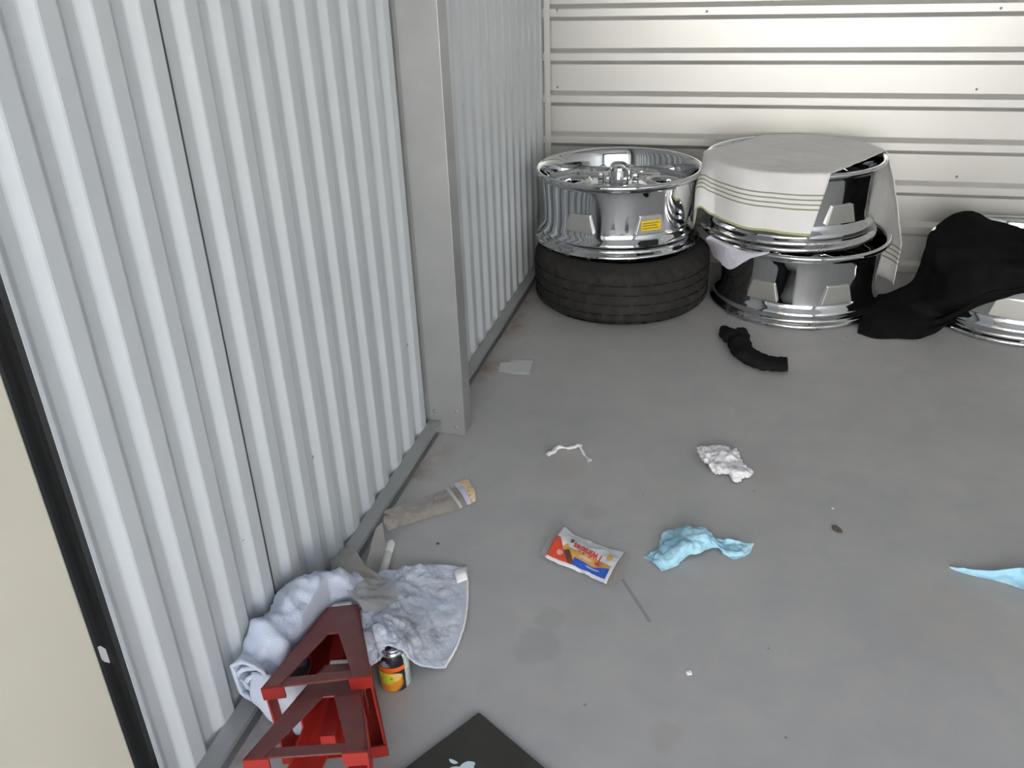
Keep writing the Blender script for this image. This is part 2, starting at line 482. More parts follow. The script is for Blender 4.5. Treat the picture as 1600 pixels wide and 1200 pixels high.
# small closure pads under the valleys
# post
pb = MB()
PY, PX0, PX1, PL = 1.8275, -0.722, -0.6285, 0.060
pb.box(PX0, PX1, PY, PY + .003, 0.0, CEIL_Z)
pb.box(PX1 - .003, PX1, PY + .003, PY + PL, 0.0, CEIL_Z)
pb.box(PX0, PX0 + .003, PY + .003, PY + PL, 0.0, CEIL_Z)
pb.box(PX1 - .022, PX1 - .003, PY + PL - .003, PY + PL, 0.0, CEIL_Z)
pb.box(-0.742, PX0, PY + .006, PY + .009, 0.0, CEIL_Z)
post = pb.obj('steel_post', M['galv'], wl, smooth=False, world=True)
bevel(post, 0.0012, 2)
def screw_head(name, p, axis, r, parent, material=None, h=0.003):
    b = MB(); b.lathe([(0.0, h), (r * .55, h), (r * .6, h * .7), (r, h * .45), (r, 0.0)], 10)
    o = b.obj(name, material or M['screw'], parent, world=False)
    q = Vector(axis).to_track_quat('Z', 'Y')
    loc = Vector(p)
    off = Vector(parent.location) + (Vector(parent.parent.location) if parent.parent else Vector((0, 0, 0)))
    o.matrix_local = Matrix.Translation(loc - off) @ q.to_matrix().to_4x4()
    return o
for x, z in ((-0.706, .064), (-0.651, .024), (-0.648, .070)):
    screw_head('screw', (x, PY, z), (0, -1, 0), 0.005, post, M['bar_steel'])
for y in (0.742, 0.987, 1.242, 1.502, 1.75, 2.02, 2.27, 2.52, 2.77):
    screw_head('screw', (WALL_X + 0.001, y, 0.286), (1, 0, 0), 0.0042, wl)
# dark weather strip in the gap at the near end of the sheets
ws = MB().box(-0.78, -0.745, 0.664, 0.690, 0.0, CEIL_Z).obj('weather_strip', M['rubber_strip'], wl, smooth=False, world=True)
MB().box(-0.78, -0.742, 0.640, 0.664, 0.0, CEIL_Z).obj('strip_channel', M['strip_grey'], wl, smooth=False, world=True)
es = MB().box(-0.760, -0.737, 0.676, 0.684, 0.0, CEIL_Z).box(-0.748, -0.738, 0.648, 0.655, 0.0, CEIL_Z).obj('edge_bead', M['rubber_strip'], wl, smooth=False, world=True)
# cream jamb nearest the camera
jm = MB().box(-0.80, -0.722, DOOR_Y, 0.643, 0.0, CEIL_Z).obj('trim_1', M['cream'], smooth=False)
props(jm, 'cream painted steel door jamb along the left edge', 'jamb', kind='structure')
bevel(jm, 0.004, 3)
# outer skin that closes the wall behind the corrugation
MB().box(-1.0, -0.80, DOOR_Y, BACK_Y + .3, 0, CEIL_Z).obj('outer_skin', M['wall_paint'], wl, smooth=False, world=True)

# ---- back wall: horizontal ribs pressed into sheets
wb = thing('wall_back', 'white steel back wall of wide flat bands between narrow horizontal ribs', 'wall', (0, BACK_Y, 0), kind='structure')
RP, RH, RC, RD = 0.1462, 0.0135, 0.0265, 0.017
RIB0 = 0.0158            # centre height of the lowest rib
def rib_profile(z0, z1):
    zs = []; ds = []
    k = -1
    while RIB0 + k * RP < z1 + RP:
        c = RIB0 + k * RP
        for dz, d in ((-RC / 2 - RH, 0), (-RC / 2, RD), (RC / 2, RD), (RC / 2 + RH, 0)):
            zs.append(c + dz); ds.append(d)
        k += 1
    f = lambda z: float(np.interp(z, zs, ds))
    out = [(z0, f(z0))]
    for z, d in zip(zs, ds):
        if z0 < z < z1:
            out += [(z - .0012, f(z - .0012)), (z + .0012, f(z + .0012))]
    return out + [(z1, f(z1))]
def rib_sheet(z0, z1, lap):
    pr = rib_profile(z0, z1); n = len(pr); xs = np.linspace(-0.742, RIGHT_X, 2)
    vs = [(x, BACK_Y - d - lap, z) for x in xs for z, d in pr]
    fs = [(i * n + j, (i + 1) * n + j, (i + 1) * n + j + 1, i * n + j + 1) for i in range(len(xs) - 1) for j in range(n - 1)]
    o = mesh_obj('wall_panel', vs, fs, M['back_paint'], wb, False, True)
    solid(o, 0.0012, 0); return o
rib_sheet(0.0, 0.420, 0.0)
rib_sheet(0.417, 1.297, 0.002)
rib_sheet(1.294, CEIL_Z, 0.0)
MB().box(-0.9, RIGHT_X + .2, BACK_Y + .012, BACK_Y + .2, 0, CEIL_Z).obj('outer_skin', M['back_paint'], wb, smooth=False, world=True)
ca = MB().box(-0.7215, -0.699, BACK_Y - .0265, BACK_Y - .024, 0, CEIL_Z).box(-0.7215, -0.719, BACK_Y - .024, BACK_Y, 0, CEIL_Z).obj('corner_angle', M['back_paint'], wb, smooth=False, world=True)
for x, z in ((0.732, .643), (0.727, .353), (0.75, .890), (-0.674, .901), (-0.678, .640), (-0.156, .892), (0.03, .60), (1.3, .353), (1.3, .643), (1.35, .89)):
    rib = abs(z - .89) < .03
    screw_head('screw', (x, BACK_Y - .001 - (RD + .001 if rib else 0), z), (0, -1, 0), 0.0045, wb, M['back_paint'] if rib else M['screw'])

# ---- parts of the unit out of view that shape its light
wr = MB().box(RIGHT_X, RIGHT_X + .1, DOOR_Y, BACK_Y + .2, 0, CEIL_Z).obj('wall_right', M['side_paint'], smooth=False)
props(wr, 'white steel side wall on the far right, outside the frame', 'wall', kind='structure')
fw = MB().box(DOOR_X1, RIGHT_X + .3, DOOR_Y - .15, DOOR_Y, 0, CEIL_Z).box(-1.1, DOOR_X1, DOOR_Y - .15, DOOR_Y, DOOR_Z, CEIL_Z).box(-1.1, DOOR_X0, DOOR_Y - .15, DOOR_Y, 0, DOOR_Z)
fw = fw.obj('wall_front', M['cream'], smooth=False)
props(fw, 'front wall around the open roll-up doorway behind the viewer', 'wall', kind='structure')
dr = MB().box(-14, 14, -16, DOOR_Y, -0.14, -0.02).obj('ground', M['drive'], smooth=False)
props(dr, 'asphalt drive outside the open doorway', 'ground', kind='structure')
fc = MB().box(-13, 13, -7.9, -7.5, -0.02, 5.4).obj('bounce_wall_opposite', M['bounce_wall'], smooth=False)  # unseen wall added and sized to throw frontal light through the doorway
props(fc, 'unseen tan wall across the drive, added to bounce light into the unit', 'wall', kind='structure')

# ================================================================== WHEELS
HW = 0.244
def wheel_meshes():
    prof = [(.262, .000), (.274, .000), (.2805, .003), (.2825, .009), (.2815, .015), (.276, .019), (.2695, .022), (.2675, .027), (.2670, .034), (.2685, .039),
            (.2700, .043), (.2690, .048), (.2650, .055), (.2590, .062), (.2555, .070), (.2545, .080), (.2545, .100), (.2560, .140), (.2600, .190), (.2640, .214), (.2665, .222),
            (.272, .2255), (.2790, .2270), (.2820, .2310), (.2825, .2370), (.2805, .2420), (.2760, .2440), (.2705, .2430), (.2660, .2390), (.2615, .2310),
            (.2570, .2180), (.2530, .2000), (.2490, .1800), (.2460, .1620), (.2440, .1400), (.2440, .0800), (.2480, .0500), (.2540, .0250), (.2585, .0080)]
    barrel = MB().lathe(prof, 160, True)
    # face disc: seven round ports with rolled edges between broad spokes
    NT, NR = 6 * 56, 48
    r0, r1 = 0.030, 0.2465
    PR, PC = 0.054, 0.162
    OFF = PI / 6 - PI / 7
    def ports(x, y):
        a = math.atan2(y, x); k = round((a - OFF) / (PI / 3)); pa = k * PI / 3 + OFF
        dx, dy = x - PC * math.cos(pa), y - PC * math.sin(pa)
        rad = dx * math.cos(pa) + dy * math.sin(pa); tan = -dx * math.sin(pa) + dy * math.cos(pa)
        q = math.sqrt((rad / 1.06)**2 + (tan / (1.0 + rad * 2.4))**2)
        return q, (dx, dy), pa
    V = []; keep = []
    for i in range(NT):
        a = 2 * PI * i / NT
        for j in range(NR):
            r = r0 + (r1 - r0) * j / (NR - 1)
            x, y = r * math.cos(a), r * math.sin(a)
            q, d, pa = ports(x, y)
            z = 0.186 - 0.020 * max(0, (r - .09) / .15)**1.3
            lift = max(0.0, 1 - abs(q - PR - .006) / .012)
            z += 0.011 * lift * lift * (3 - 2 * lift)
            if q < PR + .004:
                u = min(1, (PR + .004 - q) / .006); z -= 0.020 * u * u
            z += 0.006 * max(0, 1 - r / .07)
            V.append([x, y, z]); keep.append(q)
    F = []
    for i in range(NT):
        k = (i + 1) % NT
        for j in range(NR - 1):
            f = (i * NR + j, k * NR + j, k * NR + j + 1, i * NR + j + 1)
            if sum(keep[q] for q in f) / 4 > PR - .0025: F.append(f)
    used = {q for f in F for q in f}
    for q in used:
        if keep[q] < PR:
            x, y, z = V[q]; _, d, pa = ports(x, y)
            s = PR / max(keep[q], 1e-4)
            V[q][0] += d[0] * (s - 1); V[q][1] += d[1] * (s - 1); V[q][2] = 0.186 - 0.020 * max(0, (math.hypot(x, y) - .09) / .15)**1.3 - .020
    idx = {q: n for n, q in enumerate(sorted(used))}
    face = ([V[q] for q in sorted(used)], [tuple(idx[q] for q in f) for f in F])
    # centre cap: stepped bullet with a six-sided crown
    cp = MB().lathe([(.036, .178), (.036, .196), (.033, .199), (.031, .203), (.029, .222), (.0265, .228)], 36)
    cp.lathe([(.0255, .228), (.024, .236), (.017, .242), (.008, .2445), (.0001, .245)], 12)
    nut = MB().lathe([(.0105, .0), (.0105, .022), (.008, .029), (.004, .031), (.0001, .0312)], 6)
    # flat trapezoid pad standing proud of the barrel
    d0, d1, di = .2635, .2615, .249
    pad = MB().hexa([(di, -.050, .083), (d0, -.052, .083), (d0, .052, .083), (di, .050, .083),
                     (di, -.035, .140), (d1, -.037, .140), (d1, .037, .140), (di, .035, .140)])
    back = MB().lathe([(.2445, .120), (.10, .118), (.06, .125), (.0001, .125)], 48)
    return barrel, face, cp, nut, pad, back
BAR, FACE, CAPM, NUT, PAD, BACKP = wheel_meshes()
def make_wheel(label, loc, rz, group=None):
    w = thing('chrome_wheel', label, 'wheel', loc, rz, group)
    BAR.obj('barrel', M['chrome'], w)
    f = mesh_obj('wheel_face', FACE[0], FACE[1], M['chrome_plain'], w, True); solid(f, 0.006, -1)
    BACKP.obj('hub_back', M['dark_metal'], w)
    c = CAPM.obj('centre_cap', M['chrome_plain'], w, auto=math.radians(25))
    n0 = None
    for k in range(6):
        a = 2 * PI * k / 6
        if n0 is None:
            n0 = NUT.obj('lug_nut', M['chrome_plain'], w, auto=math.radians(25)); n = n0
        else:
            n = n0.copy(); COL.objects.link(n); n.parent = w
        n.location = (.058 * math.cos(a), .058 * math.sin(a), .186)
    p0 = None
    for k in (0, 2, 3, 4, 6):
        if p0 is None:
            p0 = bevel(PAD.obj('pad', M['satin'], w, smooth=False), .0015, 2); p = p0
        else:
            p = p0.copy(); COL.objects.link(p); p.parent = w
        p.rotation_euler = (0, 0, 2 * PI * k / 7)
    return w
def dup(root, label, loc, rz):
    r = root.copy(); COL.objects.link(r); r.location = loc; r.rotation_euler = (0, 0, rz); r['label'] = label
    for ch in list(root.children):
        c = ch.copy(); COL.objects.link(c); c.parent = r
    return r
A_C = (-0.397, 2.915); BB_C = (0.214, 2.937); BT_C = (0.166, 2.958); C_C = (0.894, 2.919)
TIRE_H = 0.2025
ang = lambda c: math.atan2(-c[1], -c[0])      # bearing from a wheel's centre to the camera
GW = 'chrome wheel rims stacked along the back wall'
hp = PI / 7
wA = make_wheel('chrome wheel rim lying face up on the black tire, yellow sticker on its side', (*A_C, TIRE_H), ang(A_C) + hp - .03, GW)
wBb = dup(wA, 'lower chrome wheel rim of the towel-covered pair, resting on the floor', (*BB_C, 0), ang(BB_C) + hp + .08)
wBt = dup(wA, 'upper chrome wheel rim of the pair, under the striped white towel', (*BT_C, 0.2455), ang(BT_C) + hp + .20)
wC = dup(wA, 'chrome wheel rim on the floor half covered by the black cloth', (*C_C, 0), ang(C_C) - .03)
# sticker with small print, and a small black block, on the rim over the tire
stk_a = hp
def on_pad(name, y0, y1, z0, z1, proud, material, parent, a, th=.0006):
    b = MB()
    sl = (.2615 - .2635) / .057
    q = lambda y, z, d: (.2635 + sl * (z - .083) + d, y, z)
    b.hexa([q(y0, z0, proud - th), q(y0, z0, proud), q(y1, z0, proud), q(y1, z0, proud - th), q(y0, z1, proud - th), q(y0, z1, proud), q(y1, z1, proud), q(y1, z1, proud - th)])
    o = b.obj(name, material, parent, smooth=False); o.rotation_euler = (0, 0, a); return o
st = on_pad('sticker', -.034, .034, .094, .126, .0012, M['sticker'], wA, 0)
for k, (a, b) in enumerate(((-.030, .026), (-.031, .020), (-.030, .028))):
    on_pad('print_line', a, b, .1005 + k * .008, .1032 + k * .008, .0016, M['ink'], st, 0, .0003)
blk = MB().box(.2660, .2780, -.042, .022, .046, .064).obj('barrel_block', M['black_block'], wA, smooth=False); bevel(blk, .002, 2)
props(blk, 'small black block')

# ---- tire under the first wheel
def make_tire():
    R = 0.300; H = TIRE_H
    t = thing('tire', 'worn black tire lying flat on the floor under a chrome wheel', 'tire', (-0.372, 2.862, 0))
    zs = []
    z0, z1 = .030, H - .030
    grooves = (.052, .085, .118, .150)
    gw, gd = .0042, .0065
    prof = [(R - .016, .014), (R - .008, .021), (R - .003, z0)]
    for g in grooves:
        prof += [(R - .0005, g - gw - .0006), (R - gd, g - gw + .0006), (R - gd, g + gw - .0006), (R - .0005, g + gw + .0006)]
    prof += [(R - .003, z1), (R - .008, H - .021), (R - .016, H - .014)]
    n = 240
    bands = [0, 0, 0] + sum([[k, -1, -1, k + 1] for k in range(4)], []) + [4, 4, 4]
    def rf(i, j):
        b = bands[j]
        if b < 0: return 0.0
        z = prof[j][1]
        sh = int(z * 90)
        return -0.006 if ((i + sh + b * 2) % (7 if b in (0, 4) else 9) < 2) else 0.0
    MB().lathe(prof, n, False, rf).obj('tread', M['tire'], t, auto=math.radians(35))
    for s in (0, 1):
        side = [(R - .016, .014), (R - .026, .006), (R - .045, .0015), (R - .075, .004), (R - .085, .012), (R - .088, .024)]
        if s: side = [(r, H - z) for r, z in side]
        MB().lathe(side, 120).obj('sidewall', M['tire'], t)
    MB().lathe([(R - .088, .024), (R - .080, .05), (R - .030, .06), (R - .026, H / 2), (R - .030, H - .06), (R - .080, H - .05), (R - .088, H - .024)], 96).obj('inner_liner', M['tire'], t)
    return t
make_tire()

# ================================================================== STRIPED TOWEL over the covered pair
def striped_material():
    m = mat('striped_cotton', (0.84, 0.83, 0.82), 0.95, spec=0.1)
    t, N, L, p = nodes(m)
    p.inputs['Sheen Weight'].default_value = 0.2
    uv = t.nodes.new('ShaderNodeTexCoord').outputs['UV']
    sep = t.nodes.new('ShaderNodeSeparateXYZ'); L.new(uv, sep.inputs[0])
    v = coords(t)
    c = ramp(t, noise_tex(t, 8, 5, 0.6, v), [(0.3, (0.78, 0.775, 0.77)), (0.7, (0.86, 0.855, 0.85))])
    c = mix_col(t, ramp_val(t, noise_tex(t, 7, 5, 0.65, v, .5), 0.60, 0.75, 0, .35), c, (0.55, 0.53, 0.50))
    u = sep.outputs[0]            # distance along the towel from the front hem, in metres
    def stripe(c, at, w, col):
        d = math_n(t, 'ABSOLUTE', math_n(t, 'SUBTRACT', u, at))
        return mix_col(t, math_n(t, 'LESS_THAN', d, w), c, col)
    green = (0.30, 0.315, 0.215)
    for at in (0.0775, 0.0915, 0.1055, 0.1195): c = stripe(c, at, .0022, green)
    for at in (0.97, 0.985, 1.0, 1.015): c = stripe(c, at, .0022, green)
    c = stripe(c, 0.003, .005, (0.46, 0.47, 0.25))
    L.new(c, p.inputs['Base Color'])
    bump(t, p, noise_tex(t, 350, 2, 0.7, v), 0.4, 0.0015)
    return m
M['striped'] = striped_material()
def striped_towel():
    cx, cy = BT_C; R = .2835; zt = .2455 + HW + .003
    a = np.array([math.cos(math.radians(56)), math.sin(math.radians(56))]); b = np.array([a[1], -a[0]])
    hw = .226
    n1, n2, n3, nv = 44, 70, 54, 80
    rows = []; UV = []
    for i in range(n1 + n2 + n3):
        row = []
        for j in range(nv):
            ph = -1 + 2 * j / (nv - 1); tt = hw * ph
            tt -= .022 * max(0, ph) * min(1, max(0, (i - n1) / n2))
            c = math.sqrt(R * R - tt * tt)
            EF = .176 + .012 * ph + .062 * math.exp(-((ph + .88) / .075)**2) - .016 * math.exp(-((ph + .66) / .07)**2)
            EB = .45 + .02 * ph
            wob = .004 * noise.noise(Vector((tt * 14, 3.3, 0)))
            if n1 <= i < n1 + n2:
                s_ = c * (-1 + 2 * (i - n1) / (n2 - 1))
                xy = np.array([cx, cy]) + s_ * a + tt * b
                rr = math.hypot(s_, tt) / R
                z = zt - .0045 * (1 - rr**2) * rr * 2
                P = (xy[0], xy[1], z); u = .18 + s_ + c
                u = .18 + (i - n1) / (n2 - 1) * .5
            else:
                front = i < n1
                e = (EF + wob) * (n1 - i) / n1 if front else (EB + wob) * (i - n1 - n2 + 1) / n3
                sg = -1 if front else 1
                n = np.array([sg * c * a[0] + tt * b[0], sg * c * a[1] + tt * b[1]]) / R
                dr = sg * a; tau = dr - (dr @ n) * n
                k = .30 if front else .10
                tl = float(np.linalg.norm(tau)) * k
                drop = e * math.sqrt(1 - tl * tl)
                if front:
                    pl = .5 + .5 * math.sin(ph * 6.5 + 1.2)
                    off = .003 + .012 * pl * min(1, e / .16)
                    g = max(0, -.52 - ph) / .48
                    off += min(1, e / .10) * (.026 * math.sin(min(1, g * 1.1) * PI))
                    u = .18 * i / n1
                else:
                    pl = .5 + .5 * math.sin(ph * 6.0 + 2.2)
                    nx = max(0.0, n[0]) * (1 if n[1] < .75 else max(0, (1 - n[1]) / .25))
                    off = .003 + .098 * min(1, e / .32) * nx + .012 * pl * min(1, e / .1) * nx
                    u = .68 + .40 * (i - n1 - n2 + 1) / n3
                q = np.array([cx, cy]) + R * n + n * off + tau * k * e
                P = (q[0], min(q[1], BACK_Y - .026), zt - drop)
            row.append(P); UV.append((u, j / (nv - 1)))
        rows.append(row)
    G = np.array(rows); nu = len(G)
    for _ in range(3):
        L_ = G.copy()
        L_[1:-1, 1:-1] = (G[:-2, 1:-1] + G[2:, 1:-1] + G[1:-1, :-2] + G[1:-1, 2:] + 4 * G[1:-1, 1:-1]) / 8
        G = L_
    G = wrinkle(G, .0020, 16, 3, 3)
    G[..., 2] = np.maximum(G[..., 2], .004)
    o = mesh_obj('striped_towel', G.reshape(-1, 3), grid_faces(nu, nv), M['striped'], None, True, False, UV)
    solid(o, .0025, 1.0)
    set_origin(o, (cx, cy, zt))
    return props(o, 'white towel with thin green stripes draped over the top of the wheel pair', 'towel')
striped_towel()

# white rag squeezed between the two stacked wheels
def between_rag():
    cx, cy = BB_C
    k = lambda x, y, R: oncyl(x, y, cx, cy, R)
    ins = []
    for x, y in ((1106, 369), (1124, 374), (1150, 381), (1176, 385), (1200, 389)):
        p = onz(x, y, .2365); d = np.array([cx, cy]) - p[:2]; d /= np.linalg.norm(d)
        p[:2] += d * .05; p[2] = .2385; ins.append(p)
    top = [onz(x, y, .237) for x, y in ((1104, 371), (1124, 376), (1150, 384), (1176, 388), (1203, 392))]
    r1 = [k(1108, 384, .288), k(1126, 388, .289), k(1150, 396, .291), k(1176, 396, .290), k(1202, 394, .288)]
    r2 = [k(1113, 396, .287), k(1127, 402, .290), k(1147, 410, .293), k(1174, 400, .291), k(1201, 395, .288)]
    r3 = [k(1116, 402, .287), k(1124, 408, .288), k(1141, 421, .295), k(1170, 405, .291), k(1198, 397, .288)]
    o = cloth_obj('white_rag', [ins, top, r1, r2, r3], 30, 40, M['lilac_rag'], None, .002, 40, 5, thick=.0018, floor=.01)
    set_origin(o, tuple(top[2]))
    return props(o, 'crumpled lilac-white rag squeezed between the two stacked wheels', 'rag')
between_rag()

# ================================================================== BLACK CLOTH over the right-hand wheel
def black_cloth():
    cx, cy = C_C
    k = lambda x, y, R=.296: oncyl(x, y, cx, cy, R)
    z = onz
    rows = [
        [z(1462, 353, .245), z(1488, 340, .262), z(1510, 335, .272), z(1530, 335, .270), z(1556, 345, .260), z(1590, 360, .256), z(1640, 374, .256)],
        [z(1452, 364, .243), z(1474, 362, .258), z(1504, 360, .266), z(1535, 364, .266), z(1566, 372, .262), z(1600, 382, .260), z(1645, 392, .258)],
        [z(1447, 378, .225), z(1462, 381, .246), z(1496, 390, .254), z(1530, 396, .256), z(1566, 401, .256), z(1600, 408, .256), z(1645, 412, .256)],
        [z(1443, 396, .185), z(1458, 400, .21), k(1490, 408, .291), k(1526, 412), k(1562, 414, .297), k(1598, 420), k(1645, 422, .292)],
        [z(1436, 418, .125), z(1455, 424, .14), k(1482, 434, .300), k(1516, 436, .306), k(1552, 434, .298), k(1596, 434, .304), k(1645, 430, .294)],
        [z(1424, 442, .068), z(1444, 452, .08), k(1474, 464, .318), k(1508, 466, .318), k(1544, 456, .302), k(1594, 449, .304), k(1645, 440, .296)],
        [z(1392, 458, .045), z(1416, 474, .050), z(1448, 486, .050), z(1484, 490, .05), k(1535, 464, .303), k(1592, 455, .304), k(1645, 446, .297)],
        [z(1356, 462, .040), z(1378, 482, .040), z(1412, 500, .034), z(1448, 505, .026), z(1480, 500, .03), z(1500, 492, .045), z(1516, 482, .06)],
        [z(1344, 486, .022), z(1366, 504, .024), z(1402, 516, .020), z(1440, 518, .014), z(1466, 512, .018), z(1482, 505, .020), z(1494, 497, .034)],
        [z(1340, 520, .003), z(1366, 528, .003), z(1402, 529, .003), z(1436, 529, .003), z(1460, 520, .004), z(1474, 511, .006), z(1484, 504, .02)],
    ]
    msk = np.ones((110, 84)); msk[:] = np.clip(1.25 - np.linspace(0, 1, 110) * 1.05, .3, 1)[:, None]
    o = cloth_obj('black_cloth', rows, 110, 84, M['black_cloth'], None, mask=msk, amp=.015, scale=7.5, seed=9, thick=.004, floor=.003, octaves=2, amp2=.0022, scale2=26)
    set_origin(o, tuple(z(1440, 520)))
    return props(o, 'black fleece cloth slumped over the rightmost wheel and onto the floor', 'cloth')
black_cloth()

# ================================================================== RED JACK STANDS (lying on one side, nested)
def stand_axes(x, y, z, psi, beta, roll):
    a = np.array([math.sin(psi) * math.cos(beta), math.cos(psi) * math.cos(beta), -math.sin(beta)])
    b = np.array([math.cos(psi), -math.sin(psi), 0.0]); u = np.cross(b, a)
    b, u = math.cos(roll) * b + math.sin(roll) * u, -math.sin(roll) * b + math.cos(roll) * u
    return a, b, u
def jack_stand(label, pose, L=.166, h=.239, l=.055):
    x, y, z, psi, beta, roll = pose
    a, b, u = stand_axes(*pose)
    root = thing('jack_stand', label, 'jack stand', (x, y, z), 0, 'nested red jack stands')
    # local frame: X across, Y along the axis from base to collar, Z up
    root.rotation_mode = 'QUATERNION'
    root.rotation_quaternion = Matrix([[b[0], a[0], u[0]], [b[1], a[1], u[1]], [b[2], a[2], u[2]]]).to_quaternion()
    def corner(s, i, j):
        r = (L * (1 - s) + l * s) / 2
        return np.array([i * r, s * h, j * r])
    th = .003
    def strip(mb, s0, s1, c, d0, d1, nrm):
        """flat strip along corner edge: c(s) the corner, widths d0,d1 in direction given by function"""
        mb.prism([c(s0), c(s1), c(s1) + d1, c(s0) + d0], nrm)
    # four angle legs; upper faces dustier than the sides
    for (i, j) in ((-1, 1), (1, 1), (1, -1), (-1, -1)):
        c = lambda s, i=i, j=j: corner(s, i, j)
        mb = MB()
        strip(mb, 0, .62, c, np.array([-i * .027, 0, 0]), np.array([-i * .042, 0, 0]), np.array([0, 0, -j * th]))
        n1 = len(mb.f)
        strip(mb, 0, .62, c, np.array([0, 0, -j * .026]), np.array([0, 0, -j * .042]), np.array([-i * th, 0, 0]))
        mi = [0 if j > 0 else 1] * n1 + [1] * (len(mb.f) - n1)
        lg = mesh_obj('leg', mb.v, mb.f, None, root, False, mats=[M['red_top'], M['red']], midx=mi)
        bevel(lg, .0008, 1)
        # foot tab turned in at the base
        ft = MB(); p = c(0)
        ft.prism([p + np.array([0, -.004, 0]), p + np.array([-i * .034, -.004, 0]), p + np.array([-i * .034, -.004, -j * .022]), p + np.array([0, -.004, -j * .022])], (0, .004, 0))
        ft.obj('foot', M['red'], root, smooth=False)
    # cross bars near the base
    for k in range(4):
        mb = MB(); s0, s1 = .004, .095
        if k == 0:   q = [corner(s0, -1, 1), corner(s0, 1, 1), corner(s1, 1, 1), corner(s1, -1, 1)]; d = (0, 0, -th)
        elif k == 1: q = [corner(s0, -1, -1), corner(s0, 1, -1), corner(s1, 1, -1), corner(s1, -1, -1)]; d = (0, 0, th)
        elif k == 2: q = [corner(s0, -1, -1), corner(s0, -1, 1), corner(s1, -1, 1), corner(s1, -1, -1)]; d = (th, 0, 0)
        else:        q = [corner(s0, 1, -1), corner(s0, 1, 1), corner(s1, 1, 1), corner(s1, 1, -1)]; d = (-th, 0, 0)
        q = [p + np.array(d) * .6 for p in q]
        mb.prism(q, d).obj('cross_bar', M['red_top'] if k == 0 else M['red'], root, smooth=False)
    # sleeve, solid sheet round the upper third
    mb = MB(); mi = []
    for (i0, j0), (i1, j1), d in (((-1, 1), (1, 1), (0, 0, -th)), ((1, 1), (1, -1), (-th, 0, 0)), ((1, -1), (-1, -1), (0, 0, th)), ((-1, -1), (-1, 1), (th, 0, 0))):
        n0 = len(mb.f)
        mb.prism([corner(.60, i0, j0), corner(.60, i1, j1), corner(1, i1, j1), corner(1, i0, j0)], d)
        mi += [0 if (j0 > 0 and j1 > 0) else 1] * (len(mb.f) - n0)
    mesh_obj('sleeve', mb.v, mb.f, None, root, False, mats=[M['red_top'], M['red']], midx=mi)
    # ratchet bar with teeth, its saddle end poking out of the sleeve
    rb = MB().box(-.011, .011, h * .42, h + .004, -.014, .014)
    for k in range(6):
        y0 = h * .44 + k * .014
        rb.prism([(-.008, y0, -.014), (-.008, y0 + .009, -.014), (-.008, y0, -.018)], (.016, 0, 0))
    rbo = rb.obj('ratchet_bar', M['red'], root, smooth=False)
    sd = MB().box(-.020, .016, h + .002, h + .010, .010, .0285); sdo = sd.obj('saddle', M['bar_steel'], root, smooth=False); bevel(sdo, .002, 2)
    props(sdo, 'bare worn steel saddle edge')
    pw = MB().box(l * .5, l * .5 + .010, h * .84, h * .95, -.012, .020); pwo = pw.obj('pawl', M['red'], root, smooth=False); bevel(pwo, .002, 2)
    hd = MB(); G, fs = sweep([(l * .5 + .006, h * .86, .004), (l * .5 + .014, h * .78, .0), (l * .5 + .022, h * .66, -.006)], [.0035] * 3, [.0035] * 3, 8, 7)
    hd.add(G.reshape(-1, 3), fs).obj('pawl_handle', M['red'], root)
    nn = MB().lathe([(.0001, .003), (.003, .003), (.004, .002), (.004, 0)], 12).obj('pivot_pin', M['bar_steel'], root)
    nn.location = (-l * .5 - .004, h * .86, .004); nn.rotation_euler = (0, -PI / 2, 0)
    return root
jack_stand('far red jack stand lying on its side against the bundled blue towel', (-.5434, .8369, .0800, -.3037, .0371, .0695))
jack_stand('near red jack stand cut by the lower frame edge, nested into the other stand', (-.4863, .6879, .1090, -.2690, .0794, .0395))

